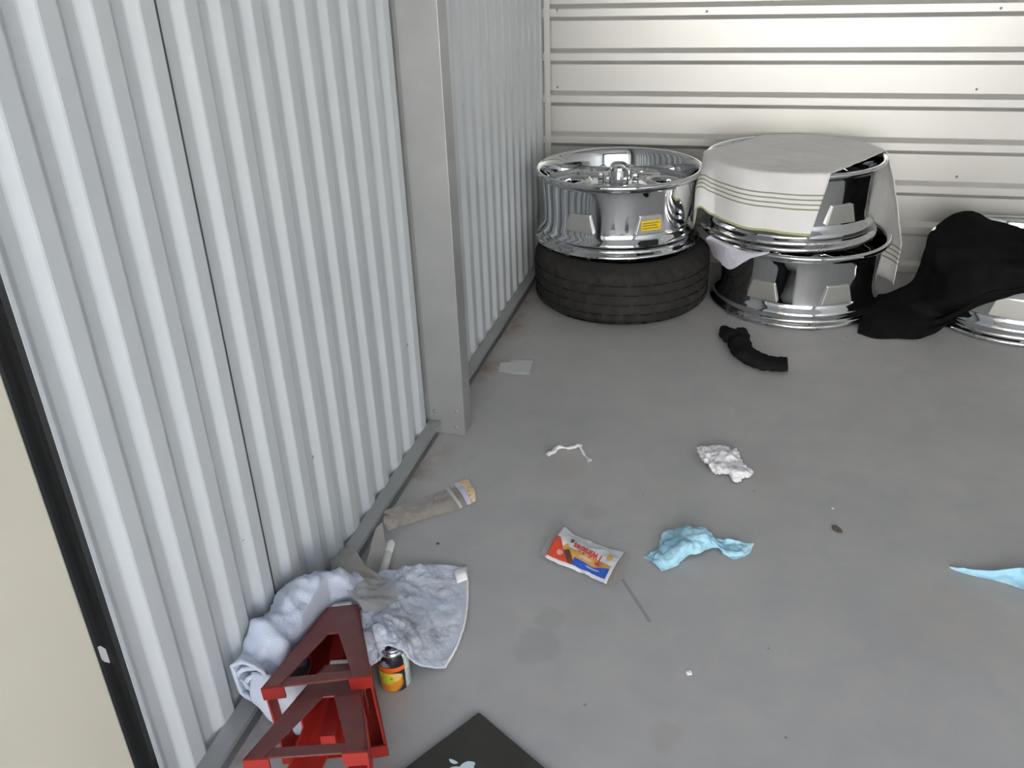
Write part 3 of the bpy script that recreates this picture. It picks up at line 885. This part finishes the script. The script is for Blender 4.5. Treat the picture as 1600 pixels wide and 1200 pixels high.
# ================================================================== BLUE-WHITE TOWELS by the wall
def bundled_towel():
    root = thing('bundled_towel', 'pale blue terry towel bundled against the corrugated wall beside the jack stands', 'towel', (-.665, 1.0, .038))
    path = [(-.628, 1.150, .050), (-.646, 1.118, .066), (-.672, 1.055, .086), (-.684, .985, .094), (-.690, .915, .092), (-.688, .868, .088)]
    W = [.020, .038, .044, .043, .041, .040]; H = [.026, .050, .060, .060, .054, .048]
    G, fs = sweep(np.array(path), W, H, 40, 70, 4, .022, 13)
    n = 40
    for i in range(G.shape[0]):           # folds running round and along the roll
        for j in range(n):
            c = G[i].mean(0)
            d = G[i, j] - c; d = d / max(np.linalg.norm(d), 1e-6)
            f = .007 * math.sin(i * .36 + 2.2 * math.sin(j * 2 * PI / n)) + .006 * noise.fractal(Vector(G[i, j]) * 40, .9, 2, 3)
            G[i, j] = G[i, j] + d * f
    G[..., 0] = np.maximum(G[..., 0], -.716)
    lim = np.where(G[..., 1] < 1.085, -.6485, -.6485 + (G[..., 1] - 1.085) * 1.4)      # the stand's flank keeps it back
    G[..., 0] = np.where(G[..., 0] > lim, lim + .12 * (G[..., 0] - lim) * (G[..., 1] > 1.085), G[..., 0])
    o = mesh_obj('cloth', G.reshape(-1, 3), fs, M['blue_terry'], root, True, True); solid(o, .006, 1)
    # inner turns of the roll showing at the near end
    C = np.array(path[-1])
    sp = []
    for i in range(22):
        row = []
        for j in range(46):
            t = j / 45; r = (.034 - .022 * t); an = .4 + t * 2 * PI * 1.35
            y = C[1] + .006 + i / 21 * .075 + .006 * math.sin(an * 2)
            row.append((C[0] + r * math.cos(an) * 1.0, y, C[2] + r * math.sin(an) * 1.05))
        sp.append(row)
    Gs = wrinkle(np.array(sp), .004, 30, 3, 3)
    o2 = mesh_obj('inner_fold', Gs.reshape(-1, 3), grid_faces(22, 46), M['blue_terry'], root, True, True); solid(o2, .007, 0)
    # tail that hangs down past the channel
    z = onz
    rows = [[(-.690, .88, .11), (-.650, .87, .12), (-.615, .88, .11), (-.590, .90, .10)],
            [(-.688, .862, .07), (-.650, .850, .075), (-.618, .858, .07), (-.588, .88, .07)],
            [(-.686, .868, .045), (-.650, .852, .040), (-.620, .855, .035), (-.590, .868, .035)],
            [(-.680, .88, .042), (-.655, .87, .012), (-.622, .86, .008), (-.592, .87, .008)]]
    cloth_obj('tail', rows, 26, 30, M['blue_terry'], root, .004, 24, 8, thick=.005, floor=.004)
    return root
bundled_towel()

def spread_towel():
    z = onz
    rows = [
        [z(576, 903, .020), z(600, 896, .030), z(622, 889, .030), z(645, 884, .024), z(672, 883, .016), z(700, 883, .010), z(727, 888, .006)],
        [z(572, 925, .055), z(597, 920, .052), z(620, 914, .040), z(646, 906, .020), z(674, 904, .014), z(703, 906, .008), z(730, 912, .005)],
        [z(568, 950, .085), z(594, 942, .090), z(618, 938, .066), z(644, 934, .026), z(674, 934, .012), z(704, 936, .010), z(730, 940, .005)],
        [z(564, 975, .098), z(592, 962, .112), z(616, 962, .092), z(642, 962, .042), z(672, 964, .016), z(702, 966, .010), z(726, 972, .005)],
        [z(562, 998, .092), z(588, 985, .116), z(612, 984, .104), z(640, 988, .062), z(670, 994, .024), z(696, 998, .010), z(717, 1002, .005)],
        [z(565, 1020, .074), z(586, 1005, .106), z(608, 1000, .102), z(632, 1006, .080), z(660, 1020, .034), z(686, 1024, .010), z(706, 1025, .005)],
        [z(574, 1048, .045), z(588, 1030, .085), z(600, 1013, .098), z(622, 1012, .093), z(645, 1034, .050), z(672, 1043, .018), z(694, 1044, .006)],
    ]
    nu, nv = 92, 96
    msk = np.zeros((nu, nv))
    for i in range(nu):
        for j in range(nv):
            msk[i, j] = max(.22, min(1.25, 1.35 - 1.5 * j / nv))
    root = thing('spread_towel', 'stained pale blue towel spread on the floor over the small can', 'towel', tuple(z(660, 960)))
    o = cloth_obj('cloth', rows, nu, nv, M['stained_terry'], root, .018, 17, 12, thick=.004, floor=.003, ridged=True, mask=msk, amp2=.002, scale2=45)
    # white care tag at the far corner
    tg = cloth_obj('care_tag', [[z(709, 890, .012), z(728, 886, .012)], [z(711, 898, .016), z(729, 895, .016)], [z(714, 912, .010), z(731, 905, .010)]], 8, 6, M['white_tag'], root, .001, 60, 2, thick=.0008, floor=.004)
    props(tg, 'white care tag')
    # overcast hem along the right edge
    G, fs = sweep([p + np.array([0, 0, .002]) for p in (z(727, 888, .006), z(730, 912, .005), z(730, 940, .005), z(726, 972, .005), z(717, 1002, .005), z(706, 1025, .005), z(694, 1044, .006))], [.0028] * 7, [.0026] * 7, 8, 80, 2, .0012, 200)
    mesh_obj('hem', G.reshape(-1, 3), fs, M['white_tag'], root, True, True)
    return root
spread_towel()

# ================================================================== SMALL CAN
def can_label_material():
    m = mat('can_print', (0.02, 0.02, 0.02), 0.3)
    t, N, L, p = nodes(m)
    uv = t.nodes.new('ShaderNodeTexCoord').outputs['UV']
    sep = t.nodes.new('ShaderNodeSeparateXYZ'); L.new(uv, sep.inputs[0])
    a, z = sep.outputs[0], sep.outputs[1]
    v = coords(t)
    black = (0.012, 0.013, 0.018)
    c = ramp(t, z, [(0, black), (0.62, (0.85, 0.14, 0.015)), (0.745, black)], 'CONSTANT')
    # round fruit picture: orange ring with a yellow-green heart
    def disc(c, ca, cz, ra, rz, col, soft=.12):
        da = math_n(t, 'DIVIDE', math_n(t, 'SUBTRACT', a, ca), ra); dz = math_n(t, 'DIVIDE', math_n(t, 'SUBTRACT', z, cz), rz)
        d = math_n(t, 'SQRT', math_n(t, 'ADD', math_n(t, 'MULTIPLY', da, da), math_n(t, 'MULTIPLY', dz, dz)))
        return mix_col(t, ramp_val(t, d, 1 + soft, 1 - soft), c, col)
    c = disc(c, .46, .30, .155, .31, (0.80, 0.30, 0.02))
    c = disc(c, .53, .46, .085, .12, (0.85, 0.58, 0.16))
    c = disc(c, .42, .16, .06, .08, (0.85, 0.18, 0.02))
    c = disc(c, .43, .40, .095, .17, (0.58, 0.60, 0.03))
    c = disc(c, .37, .52, .05, .07, (0.62, 0.62, 0.08))
    c = disc(c, .385, .37, .022, .045, (0.60, 0.26, 0.02))
    c = disc(c, .50, .42, .015, .035, (0.30, 0.28, 0.02))
    # grey lines of lettering too small to read, a pale peak above them
    for cz, hw_ in ((.905, .02), (.865, .045), (.825, .055), (.785, .06)):
        c = disc(c, .44, cz, hw_, .013, (0.42, 0.42, 0.43), .3)
    # pale text panel on the right side
    pan = math_n(t, 'GREATER_THAN', a, .652)
    pc = mix_col(t, ramp_val(t, noise_tex(t, 160, 2, 0.6, v), .45, .6), (0.72, 0.76, 0.70), (0.42, 0.52, 0.45))
    c = mix_col(t, pan, c, pc)
    L.new(c, p.inputs['Base Color'])
    return m
M['can_print'] = can_label_material()
def small_can():
    c = np.array([-.5045, 1.0085]); r = .0272
    root = thing('spray_can', 'small can with an orange fruit picture on black, half under the stained towel', 'can', (c[0], c[1], 0))
    n = 64; face = math.atan2(-c[1], -c[0])
    prof = [(r - .002, .0), (r, .002), (r, .056), (r - .001, .066), (r - .004, .074)]
    vs = []; uv = []; fs = []
    for i in range(n + 1):
        a = face - .25 + PI + 2 * PI * i / n
        for rr, zz in prof:
            vs.append((rr * math.cos(a), rr * math.sin(a), zz)); uv.append((i / n, zz / .074))
    m = len(prof)
    for i in range(n):
        for j in range(m - 1): fs.append((i * m + j, (i + 1) * m + j, (i + 1) * m + j + 1, i * m + j + 1))
    mesh_obj('body', vs, fs, M['can_print'], root, True, False, uv)
    MB().lathe([(r - .0045, .0735), (r - .0035, .0755), (r - .006, .079), (r - .0075, .0815), (r - .0065, .084), (r - .008, .0865), (.0001, .0868)], 48).obj('shoulder', M['chrome_plain'], root)
    MB().lathe([(.0001, .0005), (r - .002, .0005), (r - .0005, .001)], 48).obj('base', M['chrome_plain'], root)
    return root
small_can()

# ================================================================== LITTER ON THE FLOOR
z = onz
# --- plastic film by the wall channel
o = cloth_obj('plastic_film', [[z(513, 879, .050), z(528, 863, .046), z(544, 848, .041)],
                               [z(530, 905, .085), z(549, 891, .070), z(567, 878, .050)],
                               [z(547, 930, .110), z(572, 914, .085), z(594, 898, .056)],
                               [z(562, 946, .112), z(592, 933, .108), z(618, 913, .075)],
                               [z(574, 966, .100), z(598, 953, .124), z(622, 938, .100)]], 40, 26, M['film'], None, .006, 22, 21, thick=0, floor=.004)
set_origin(o, tuple(z(560, 900, .05)))
props(o, 'clear greyish plastic film draped from the wall channel over the towels', 'film')

# --- tan translucent sleeve leaning off the channel to the floor
o = cloth_obj('plastic_sleeve', [[z(586, 826, .036), z(597, 816, .037)], [z(578, 858, .026), z(601, 842, .020)], [z(572, 884, .012), z(606, 866, .008)], [z(566, 903, .003), z(612, 892, .003)]],
              20, 14, M['film'], None, .003, 30, 22, thick=0, floor=.002)
set_origin(o, tuple(z(590, 890)))
props(o, 'tan see-through plastic scrap leaning off the channel beside the white tube', 'film')

# --- white tube
def white_tube():
    a, b = z(612, 846, .009), z(597, 900, .009)
    d = b - a; Ln = float(np.linalg.norm(d))
    root = thing('plastic_tube', 'short white translucent plastic tube on the floor above the spread towel', 'tube', tuple(z(604, 875)))
    def seg(name, t0, t1, r, material):
        b_ = MB().lathe([(.0001, 0), (r * .6, .001), (r * .95, .006), (r, .012), (r, (t1 - t0) * Ln - .010), (r * .9, (t1 - t0) * Ln - .004), (r * .5, (t1 - t0) * Ln), (.0001, (t1 - t0) * Ln)], 24)
        ob = b_.obj(name, material, root)
        q = Vector(d).to_track_quat('Z', 'Y')
        ob.matrix_local = Matrix.Translation(Vector(a + d * t0) - Vector(root.location)) @ q.to_matrix().to_4x4()
        return ob
    seg('cap', 0, .36, .0085, M['white_tag'])
    s2 = seg('body', .32, 1.0, .0085, M['tube'])
    return root
M['tube'] = mat('milky_plastic', (0.62, 0.64, 0.60), 0.3)
white_tube()

# --- long see-through wrapper strip with a torn orange end
def wrapper_strip_material():
    m = mat('printed_film', (0.5, 0.5, 0.5), 0.2, spec=0.6)
    t, N, L, p = nodes(m)
    uv = t.nodes.new('ShaderNodeTexCoord').outputs['UV']
    sep = t.nodes.new('ShaderNodeSeparateXYZ'); L.new(uv, sep.inputs[0])
    u = sep.outputs[0]; v = coords(t)
    un = math_n(t, 'ADD', u, math_n(t, 'MULTIPLY', math_n(t, 'SUBTRACT', sep.outputs[1], .5), -.10))
    tan = ramp(t, noise_tex(t, 40, 3, .6, v), [(.35, (.42, .37, .31)), (.7, (.56, .49, .41))])
    c = ramp(t, un, [(0, (.34, .3, .26)), (.615, (.60, .60, .62)), (.655, (.34, .31, .28)), (.74, (.62, .64, .80)), (.825, (.72, .42, .16)), (.90, (.80, .58, .30))], 'CONSTANT')
    isfilm = math_n(t, 'LESS_THAN', un, .74)
    isfilm = math_n(t, 'SUBTRACT', isfilm, math_n(t, 'MULTIPLY', math_n(t, 'GREATER_THAN', un, .615), math_n(t, 'LESS_THAN', un, .655)), True)
    c = mix_col(t, isfilm, c, tan)
    wht = math_n(t, 'MULTIPLY', math_n(t, 'GREATER_THAN', un, .84), ramp_val(t, noise_tex(t, 90, 2, .5, v), .50, .56))
    c = mix_col(t, wht, c, (.78, .72, .62))
    L.new(c, p.inputs['Base Color'])
    tr = t.nodes.new('ShaderNodeBsdfTransparent'); mx = t.nodes.new('ShaderNodeMixShader')
    fac = math_n(t, 'SUBTRACT', 1.0, math_n(t, 'MULTIPLY', isfilm, .52)); L.new(fac, mx.inputs[0])
    L.new(tr.outputs[0], mx.inputs[1]); L.new(p.outputs[0], mx.inputs[2]); L.new(mx.outputs[0], t.nodes['Material Output'].inputs[0])
    bump(t, p, noise_tex(t, 50, 3, .5, v), .5, .004)
    return m
M['wrapper_strip'] = wrapper_strip_material()
o = cloth_obj('wrapper_strip', [[z(601, 797, .037), z(599, 812, .032), z(606, 829, .012)], [z(632, 787, .016), z(636, 803, .018), z(641, 818, .005)],
                                [z(668, 774, .009), z(673, 792, .013), z(677, 807, .004)], [z(700, 761, .006), z(706, 779, .012), z(711, 797, .004)],
                                [z(718, 752, .005), z(726, 769, .010), z(731, 789, .004)], [z(731, 748, .004), z(742, 766, .009), z(743, 783, .004)]],
              50, 18, M['wrapper_strip'], None, .0022, 40, 31, thick=0, floor=.002)
set_origin(o, tuple(z(670, 790)))
props(o, 'long see-through wrapper strip with a torn orange end leaning off the channel', 'wrapper')

# --- snack wrapper with printed lettering
def snack_wrapper():
    A, B, Cc, D = z(852, 877), z(882, 829), z(976, 867), z(947, 917)      # left, top, right, bottom corners
    root = thing('snack_wrapper', 'flattened white, red and blue snack cake wrapper lying on the concrete', 'wrapper', tuple((A + B + Cc + D) / 4))
    nu, nv = 60, 40
    def at(u, v):          # u along the long side from the red end, v from the blue edge to the white edge
        p = (A * (1 - u) + D * u) * (1 - v) + (B * (1 - u) + Cc * u) * v
        h = .004 + .012 * math.sin(PI * min(1, max(0, v))) * (.5 + .5 * math.sin(PI * u)) + .006 * max(0, u - .75) * 4 * (1 - abs(v - .5))
        h += .003 * noise.fractal(Vector((u * 5, v * 3.5, 2)), .9, 2, 3) + .010 * max(0, .18 - u) * 4
        p = p.copy()
        sag = .010 * math.sin(PI * u) * (v - .5) * -1
        p += (D - A) / np.linalg.norm(D - A) * 0 + (B - A) / np.linalg.norm(B - A) * sag * 1.2
        p[2] = max(.0022, h); return p
    vs = []; uv = []
    for i in range(nu):
        for j in range(nv):
            u, v = i / (nu - 1), j / (nv - 1)
            vs.append(at(u, v)); uv.append((u, v))
    m = mat('wrapper_print', (0.8, 0.8, 0.8), 0.3, spec=0.5)
    t, N, L, p = nodes(m)
    sep = t.nodes.new('ShaderNodeSeparateXYZ'); L.new(t.nodes.new('ShaderNodeTexCoord').outputs['UV'], sep.inputs[0])
    U, V = sep.outputs[0], sep.outputs[1]
    lt = lambda a_, b_: math_n(t, 'LESS_THAN', a_, b_)
    gt = lambda a_, b_: math_n(t, 'GREATER_THAN', a_, b_)
    mul = lambda a_, b_: math_n(t, 'MULTIPLY', a_, b_)
    c = ramp(t, V, [(0, (.72, .72, .76)), (1, (.70, .72, .73))])
    # red wedge at the left, yellow and brown bands, blue wedge along the near edge
    line = math_n(t, 'ADD', mul(V, .34), U)          # diagonal
    low = gt(V, .07)
    yel = mul(mul(mul(gt(U, .16), lt(U, .955)), lt(math_n(t, 'SUBTRACT', V, mul(math_n(t, 'SUBTRACT', 1.0, U), .10)), .40)), low)
    c = mix_col(t, yel, c, (.72, .40, .10))
    blue = mul(mul(lt(V, math_n(t, 'ADD', .22, mul(mul(math_n(t, 'SUBTRACT', U, .62), math_n(t, 'SUBTRACT', U, .62)), .9))), gt(U, .40)), low)
    blue = mul(blue, lt(U, .955))
    c = mix_col(t, blue, c, (.03, .10, .50))
    brown = mul(mul(lt(math_n(t, 'ADD', U, mul(V, .50)), .48), gt(math_n(t, 'ADD', U, mul(V, .50)), .36)), mul(low, lt(V, .40)))
    c = mix_col(t, brown, c, (.17, .06, .035))
    red = mul(mul(lt(math_n(t, 'ADD', U, mul(V, .50)), .37), lt(V, .62)), low)
    c = mix_col(t, red, c, (.70, .075, .035))
    def disc(c, cu, cv, ru, rv, col):
        a_ = math_n(t, 'DIVIDE', math_n(t, 'SUBTRACT', U, cu), ru); b_ = math_n(t, 'DIVIDE', math_n(t, 'SUBTRACT', V, cv), rv)
        d = math_n(t, 'ADD', mul(a_, a_), mul(b_, b_))
        return mix_col(t, ramp_val(t, d, 1.3, .7), c, col)
    c = disc(c, .20, .46, .045, .10, (.78, .45, .12))
    c = disc(c, .875, .60, .05, .085, (.66, .42, .10))
    c = disc(c, .245, .715, .035, .035, (.12, .06, .05)); c = disc(c, .29, .70, .03, .05, (.62, .36, .10)); c = disc(c, .25, .65, .025, .04, (.10, .05, .04))
    c = disc(c, .16, .26, .05, .07, (.80, .45, .40))
    c = disc(c, .72, .17, .11, .028, (.38, .52, .75))
    c = disc(c, .56, .33, .10, .05, (.80, .60, .45))
    L.new(c, p.inputs['Base Color'])
    bump(t, p, noise_tex(t, 60, 3, .5, coords(t)), .25, .003)
    sh = mesh_obj('sheet', vs, grid_faces(nu, nv), m, root, True, True, uv); solid(sh, .0006, -1)
    # clear crimped ends
    for e in (0, 1):
        rows = []
        for k in range(3):
            uu = -.09 * (1 - k / 2) if e == 0 else 1 + .125 * k / 2
            rows.append([at(uu, v) + np.array([0, 0, -.0012]) for v in (0.02, .25, .5, .75, .98)])
        ob = cloth_obj('clear_end', rows, 8, 16, M['clear_end'], root, .0006, 60, 3, thick=0, floor=.0018)
    # lettering, upside down to the viewer, laid on the sheet
    cu = bpy.data.curves.new('lettering', 'FONT'); cu.body = 'Twinkies'; cu.size = 1.0; cu.offset = .030; cu.resolution_u = 3
    tmp = bpy.data.objects.new('lettering_tmp', cu); COL.objects.link(tmp)
    dg = bpy.context.evaluated_depsgraph_get(); me = bpy.data.meshes.new_from_object(tmp.evaluated_get(dg))
    bpy.data.objects.remove(tmp)
    bm = bmesh.new(); bm.from_mesh(me)
    bmesh.ops.triangulate(bm, faces=bm.faces)
    bmesh.ops.subdivide_edges(bm, edges=[e_ for e_ in bm.edges if e_.calc_length() > .12], cuts=1)
    xs = [v_.co.x for v_ in bm.verts]; x0, x1 = min(xs), max(xs)
    vv = []
    for v_ in bm.verts:
        f = (v_.co.x - x0) / (x1 - x0); g = v_.co.y
        tall = 1.25 - .45 * f
        u = .80 - f * .50
        vq = .60 + .06 * (f - .5) * 2 * .5 - g * .33 * tall + .10 * (0.5 - f) * -.2
        q = at(u, vq); q[2] += .0022; vv.append(q)
    fs = [tuple(l.index for l in f.verts) for f in bm.faces]
    bm.free(); bpy.data.meshes.remove(me)
    lo = mesh_obj('lettering', vv, fs, M['letter_red'], root, False, True)
    props(lo, 'red lettering')
    return root
M['clear_end'] = film('clear_crimp', (.42, .39, .34), .45, .2)
M['letter_red'] = mat('red_ink', (.72, .07, .06), .4)
snack_wrapper()

# --- blue paper shop towels
o = cloth_obj('paper_towel', [
    [z(1005, 870, .003), z(1012, 873, .004), z(1022, 880, .004), z(1034, 892, .002)],
    [z(1024, 858, .006), z(1030, 864, .010), z(1036, 876, .012), z(1046, 889, .002)],
    [z(1039, 833, .010), z(1044, 845, .020), z(1052, 866, .024), z(1062, 881, .003)],
    [z(1057, 822, .022), z(1063, 838, .024), z(1068, 854, .036), z(1078, 866, .010)],
    [z(1078, 823, .036), z(1081, 834, .042), z(1085, 848, .034), z(1089, 862, .012)],
    [z(1096, 823, .040), z(1098, 834, .042), z(1100, 848, .028), z(1103, 860, .010)],
    [z(1112, 836, .022), z(1114, 843, .024), z(1117, 852, .016), z(1121, 857, .006)],
    [z(1130, 842, .012), z(1132, 849, .010), z(1134, 860, .012), z(1138, 871, .003)],
    [z(1154, 845, .012), z(1154, 852, .006), z(1152, 862, .010), z(1150, 874, .002)],
    [z(1177, 852, .006), z(1175, 857, .004), z(1171, 864, .004), z(1164, 870, .002)]], 80, 34, M['shop_towel'], None, .0085, 30, 41, thick=.001, floor=.0015, amp2=.0012, scale2=70)
set_origin(o, tuple(z(1085, 862)))
props(o, 'light blue paper towel arched on the floor beside the snack wrapper', 'paper towel')
o = cloth_obj('paper_towel', [
    [z(1483, 885, .006), z(1484, 887, .004), z(1486, 889, .002)],
    [z(1508, 889, .010), z(1510, 892, .006), z(1514, 898, .002)],
    [z(1545, 892, .016), z(1546, 899, .006), z(1550, 906, .002)],
    [z(1570, 889, .020), z(1572, 901, .008), z(1580, 914, .002)],
    [z(1592, 887, .030), z(1596, 900, .014), z(1604, 923, .002)],
    [z(1622, 892, .036), z(1624, 912, .026), z(1630, 930, .004)],
    [z(1655, 905, .016), z(1656, 920, .012), z(1660, 930, .003)]], 60, 26, M['shop_towel'], None, .005, 28, 45, thick=.001, floor=.0015, amp2=.001, scale2=70)
set_origin(o, tuple(z(1560, 905)))
props(o, 'light blue paper towel strip cut off by the right frame edge', 'paper towel')

# --- crumpled white tissue
nu = nv = 56
o = cloth_obj('crumpled_tissue', [
    [z(1089, 700, .012), z(1102, 698, .020), z(1117, 697, .016), z(1134, 698, .018), z(1150, 700, .012)],
    [z(1092, 710, .012), z(1106, 710, .024), z(1120, 708, .022), z(1136, 710, .026), z(1157, 714, .010)],
    [z(1100, 722, .010), z(1110, 722, .022), z(1124, 722, .020), z(1142, 724, .012), z(1164, 727, .012)],
    [z(1110, 731, .006), z(1117, 733, .016), z(1130, 732, .024), z(1148, 735, .022), z(1176, 739, .010)],
    [z(1118, 738, .003), z(1124, 742, .004), z(1138, 740, .006), z(1150, 754, .003), z(1164, 746, .004)]], nu, nv, M['tissue'], None, .012, 27, 51, thick=.0008, floor=.0015, ridged=True, amp2=.003, scale2=80)
set_origin(o, tuple(z(1130, 728)))
props(o, 'crumpled white tissue lying alone on the open floor', 'tissue')

# --- twisted tissue string
G, fs = sweep([z(855, 711, .003), z(863, 706, .005), z(873, 699, .006), z(889, 700, .004), z(905, 696, .006), z(909, 703, .004), z(914, 712, .003), z(922, 720, .003)],
              [.007, .008, .004, .005, .006, .004, .003, .004], [.003, .004, .004, .003, .004, .003, .003, .002], 10, 90, 3, .0035, 70)
G[..., 2] = np.maximum(G[..., 2], .0008)
o = mesh_obj('tissue_strip', G.reshape(-1, 3), fs, M['tissue'])
set_origin(o, tuple(z(889, 703)))
props(o, 'thin twisted white tissue strip bent like an arch on the floor', 'tissue')

# --- black sock
def black_sock():
    path = [z(1131, 517, .016), z(1140, 524, .018), z(1152, 528, .018), z(1157, 542, .017), z(1170, 556, .017), z(1190, 564, .016), z(1210, 568, .016), z(1230, 569, .017)]
    W = [.012, .026, .032, .030, .034, .036, .034, .031]; H = [.012, .018, .020, .018, .017, .015, .015, .015]
    G, fs = sweep(np.array(path), W, H, 28, 70, 6, .009, 26)
    G[..., 2] = np.maximum(G[..., 2], .002)
    nm_ = G.shape[0]
    root = thing('sock', 'black sock crumpled on the floor in front of the wheels', 'sock', tuple(z(1175, 560)))
    vs = list(G.reshape(-1, 3)); n = 28
    vs.append(G[0].mean(0)); fs = fs + [(len(vs) - 1, (j + 1) % n, j) for j in range(n)]
    o = mesh_obj('knit_body', vs, fs, M['sock'], root, True, True); solid(o, .003, -1)
    # toe lump folded over
    G2, f2 = sweep(np.array([z(1152, 517, .030), z(1160, 519, .032), z(1166, 523, .030)]), [.010, .020, .008], [.008, .014, .006], 18, 16, 2, .004, 40)
    vs2 = list(G2.reshape(-1, 3)); k = 18; m2 = G2.shape[0]
    vs2 += [G2[0].mean(0), G2[-1].mean(0)]
    f2 = f2 + [(len(vs2) - 2, (j + 1) % k, j) for j in range(k)] + [(len(vs2) - 1, (m2 - 1) * k + j, (m2 - 1) * k + (j + 1) % k) for j in range(k)]
    mesh_obj('folded_toe', vs2, f2, M['sock'], root, True, True)
    return root
black_sock()

# --- clear label scrap
o = cloth_obj('plastic_label', [[z(779, 566, .0025), z(797, 566, .0035), z(801, 561, .004), z(818, 562, .003), z(834.5, 563, .005)],
                                [z(777, 573, .003), z(795, 573, .003), z(799, 572, .003), z(816, 573, .003), z(832, 573, .003)],
                                [z(775, 581, .0025), z(793, 582, .002), z(797, 583.5, .002), z(814, 585, .002), z(828, 585, .004)]], 30, 20, M['label_film'], None, .0008, 40, 61, thick=.0005, floor=.0012)
set_origin(o, tuple(z(805, 573)))
props(o, 'milky clear plastic label scrap on the floor just past the steel post', 'label')

# --- dark flat case with a pale emblem
def dark_case():
    c0 = z(748, 1112, .008)[:2]
    e1 = np.array([-.53, -.848]); e2 = np.array([.848, -.53])
    Lx, Ly, th = .25, .18, .008
    root = thing('tablet_case', 'dark grey flat case with a pale fruit emblem at the bottom frame edge', 'case', (c0[0], c0[1], 0))
    q = [(0, 0), tuple(e1 * Lx), tuple(e1 * Lx + e2 * Ly), tuple(e2 * Ly)]
    b = MB().prism([(x, y, .0005) for x, y in q], (0, 0, th - .0005)); o = b.obj('case_body', M['mat_grey'], root, smooth=False); bevel(o, .002, 3)
    # emblem: apple silhouette with a bite and a leaf
    def curve(pts, n=6, closed=True):
        P = np.array(pts + [pts[0]]) if closed else np.array(pts)
        return cr(P, np.linspace(0, len(P) - 1, (len(P) - 1) * n + 1))[:-1]
    body = curve([(0, .30), (.10, .36), (.25, .37), (.39, .27), (.33, .16), (.30, .02), (.33, -.10), (.43, -.18), (.36, -.33), (.24, -.47), (.10, -.45), (0, -.41),
                  (-.10, -.45), (-.24, -.47), (-.38, -.28), (-.43, 0), (-.38, .24), (-.24, .36), (-.10, .35)])
    leaf = curve([(.0, .42), (.06, .53), (.17, .62), (.17, .52), (.10, .44)])
    size = .062
    up = np.array([-.58, .815]); rt = np.array([up[1], -up[0]])
    cen = z(714, 1193, th)[:2] - up * size * .42 - c0 + rt * .002
    lean = (body, leaf)
    for nm_, sh in (('emblem', body), ('emblem_leaf', leaf * np.array([-1, 1]))):
        pts = [tuple(cen + rt * p_[0] * size + up * p_[1] * size) + (th,) for p_ in sh]
        MB().prism(pts, (0, 0, .0004)).obj(nm_, M['pale_print'], root, smooth=False)
    return root
dark_case()

# --- torn white sticker on the weather strip
p = [onx(x, y, -.7445) for x, y in ((149, 1012), (156, 1009), (164, 1014), (170, 1024), (172, 1036), (163, 1034), (153, 1026))]
o = MB().prism(p, (.0012, 0, 0)).obj('paper_scrap', M['white_tag'], smooth=False)
set_origin(o, tuple(p[3]))
props(o, 'small torn white sticker stuck on the black strip at the left', 'sticker')

# --- dry leaf and crumbs
M['leaf'] = mat('dry_leaf', (.13, .095, .07), .8)
q = [z(1300, 823), z(1306, 822), z(1312, 827), z(1316, 833), z(1309, 833), z(1302, 829)]
o = MB().prism([p_ + np.array([0, 0, .001]) for p_ in q], (0, 0, .0025)).obj('dry_leaf', M['leaf'], smooth=False)
set_origin(o, tuple(z(1308, 828))); props(o, 'tiny brown dry leaf lying alone on the floor right of the blue towel', 'leaf')
def crumb(px, py, r, material, label, seed):
    bm = bmesh.new(); bmesh.ops.create_icosphere(bm, subdivisions=2, radius=r)
    for v_ in bm.verts:
        v_.co *= 1 + .5 * noise.noise(v_.co * (1.6 / r) + Vector((seed, 0, 0))); v_.co.z *= .45
    zmin = min(v_.co.z for v_ in bm.verts)
    me = bpy.data.meshes.new('crumb'); bm.to_mesh(me); bm.free(); me.materials.append(material)
    o = bpy.data.objects.new('crumb', me); COL.objects.link(o)
    c = z(px, py); o.location = (c[0], c[1], -zmin)
    return props(o, label, 'crumb')
crumb(1076, 1053, .0055, M['tissue'], 'tiny white paper crumb on the floor below the blue paper towel', 1)
crumb(684, 850, .0035, M['leaf'], 'tiny dark crumb on the floor below the wrapper strip', 2)
crumb(1301, 795, .0030, M['white_tag'], 'tiny pale crumb just above the dry leaf', 3)
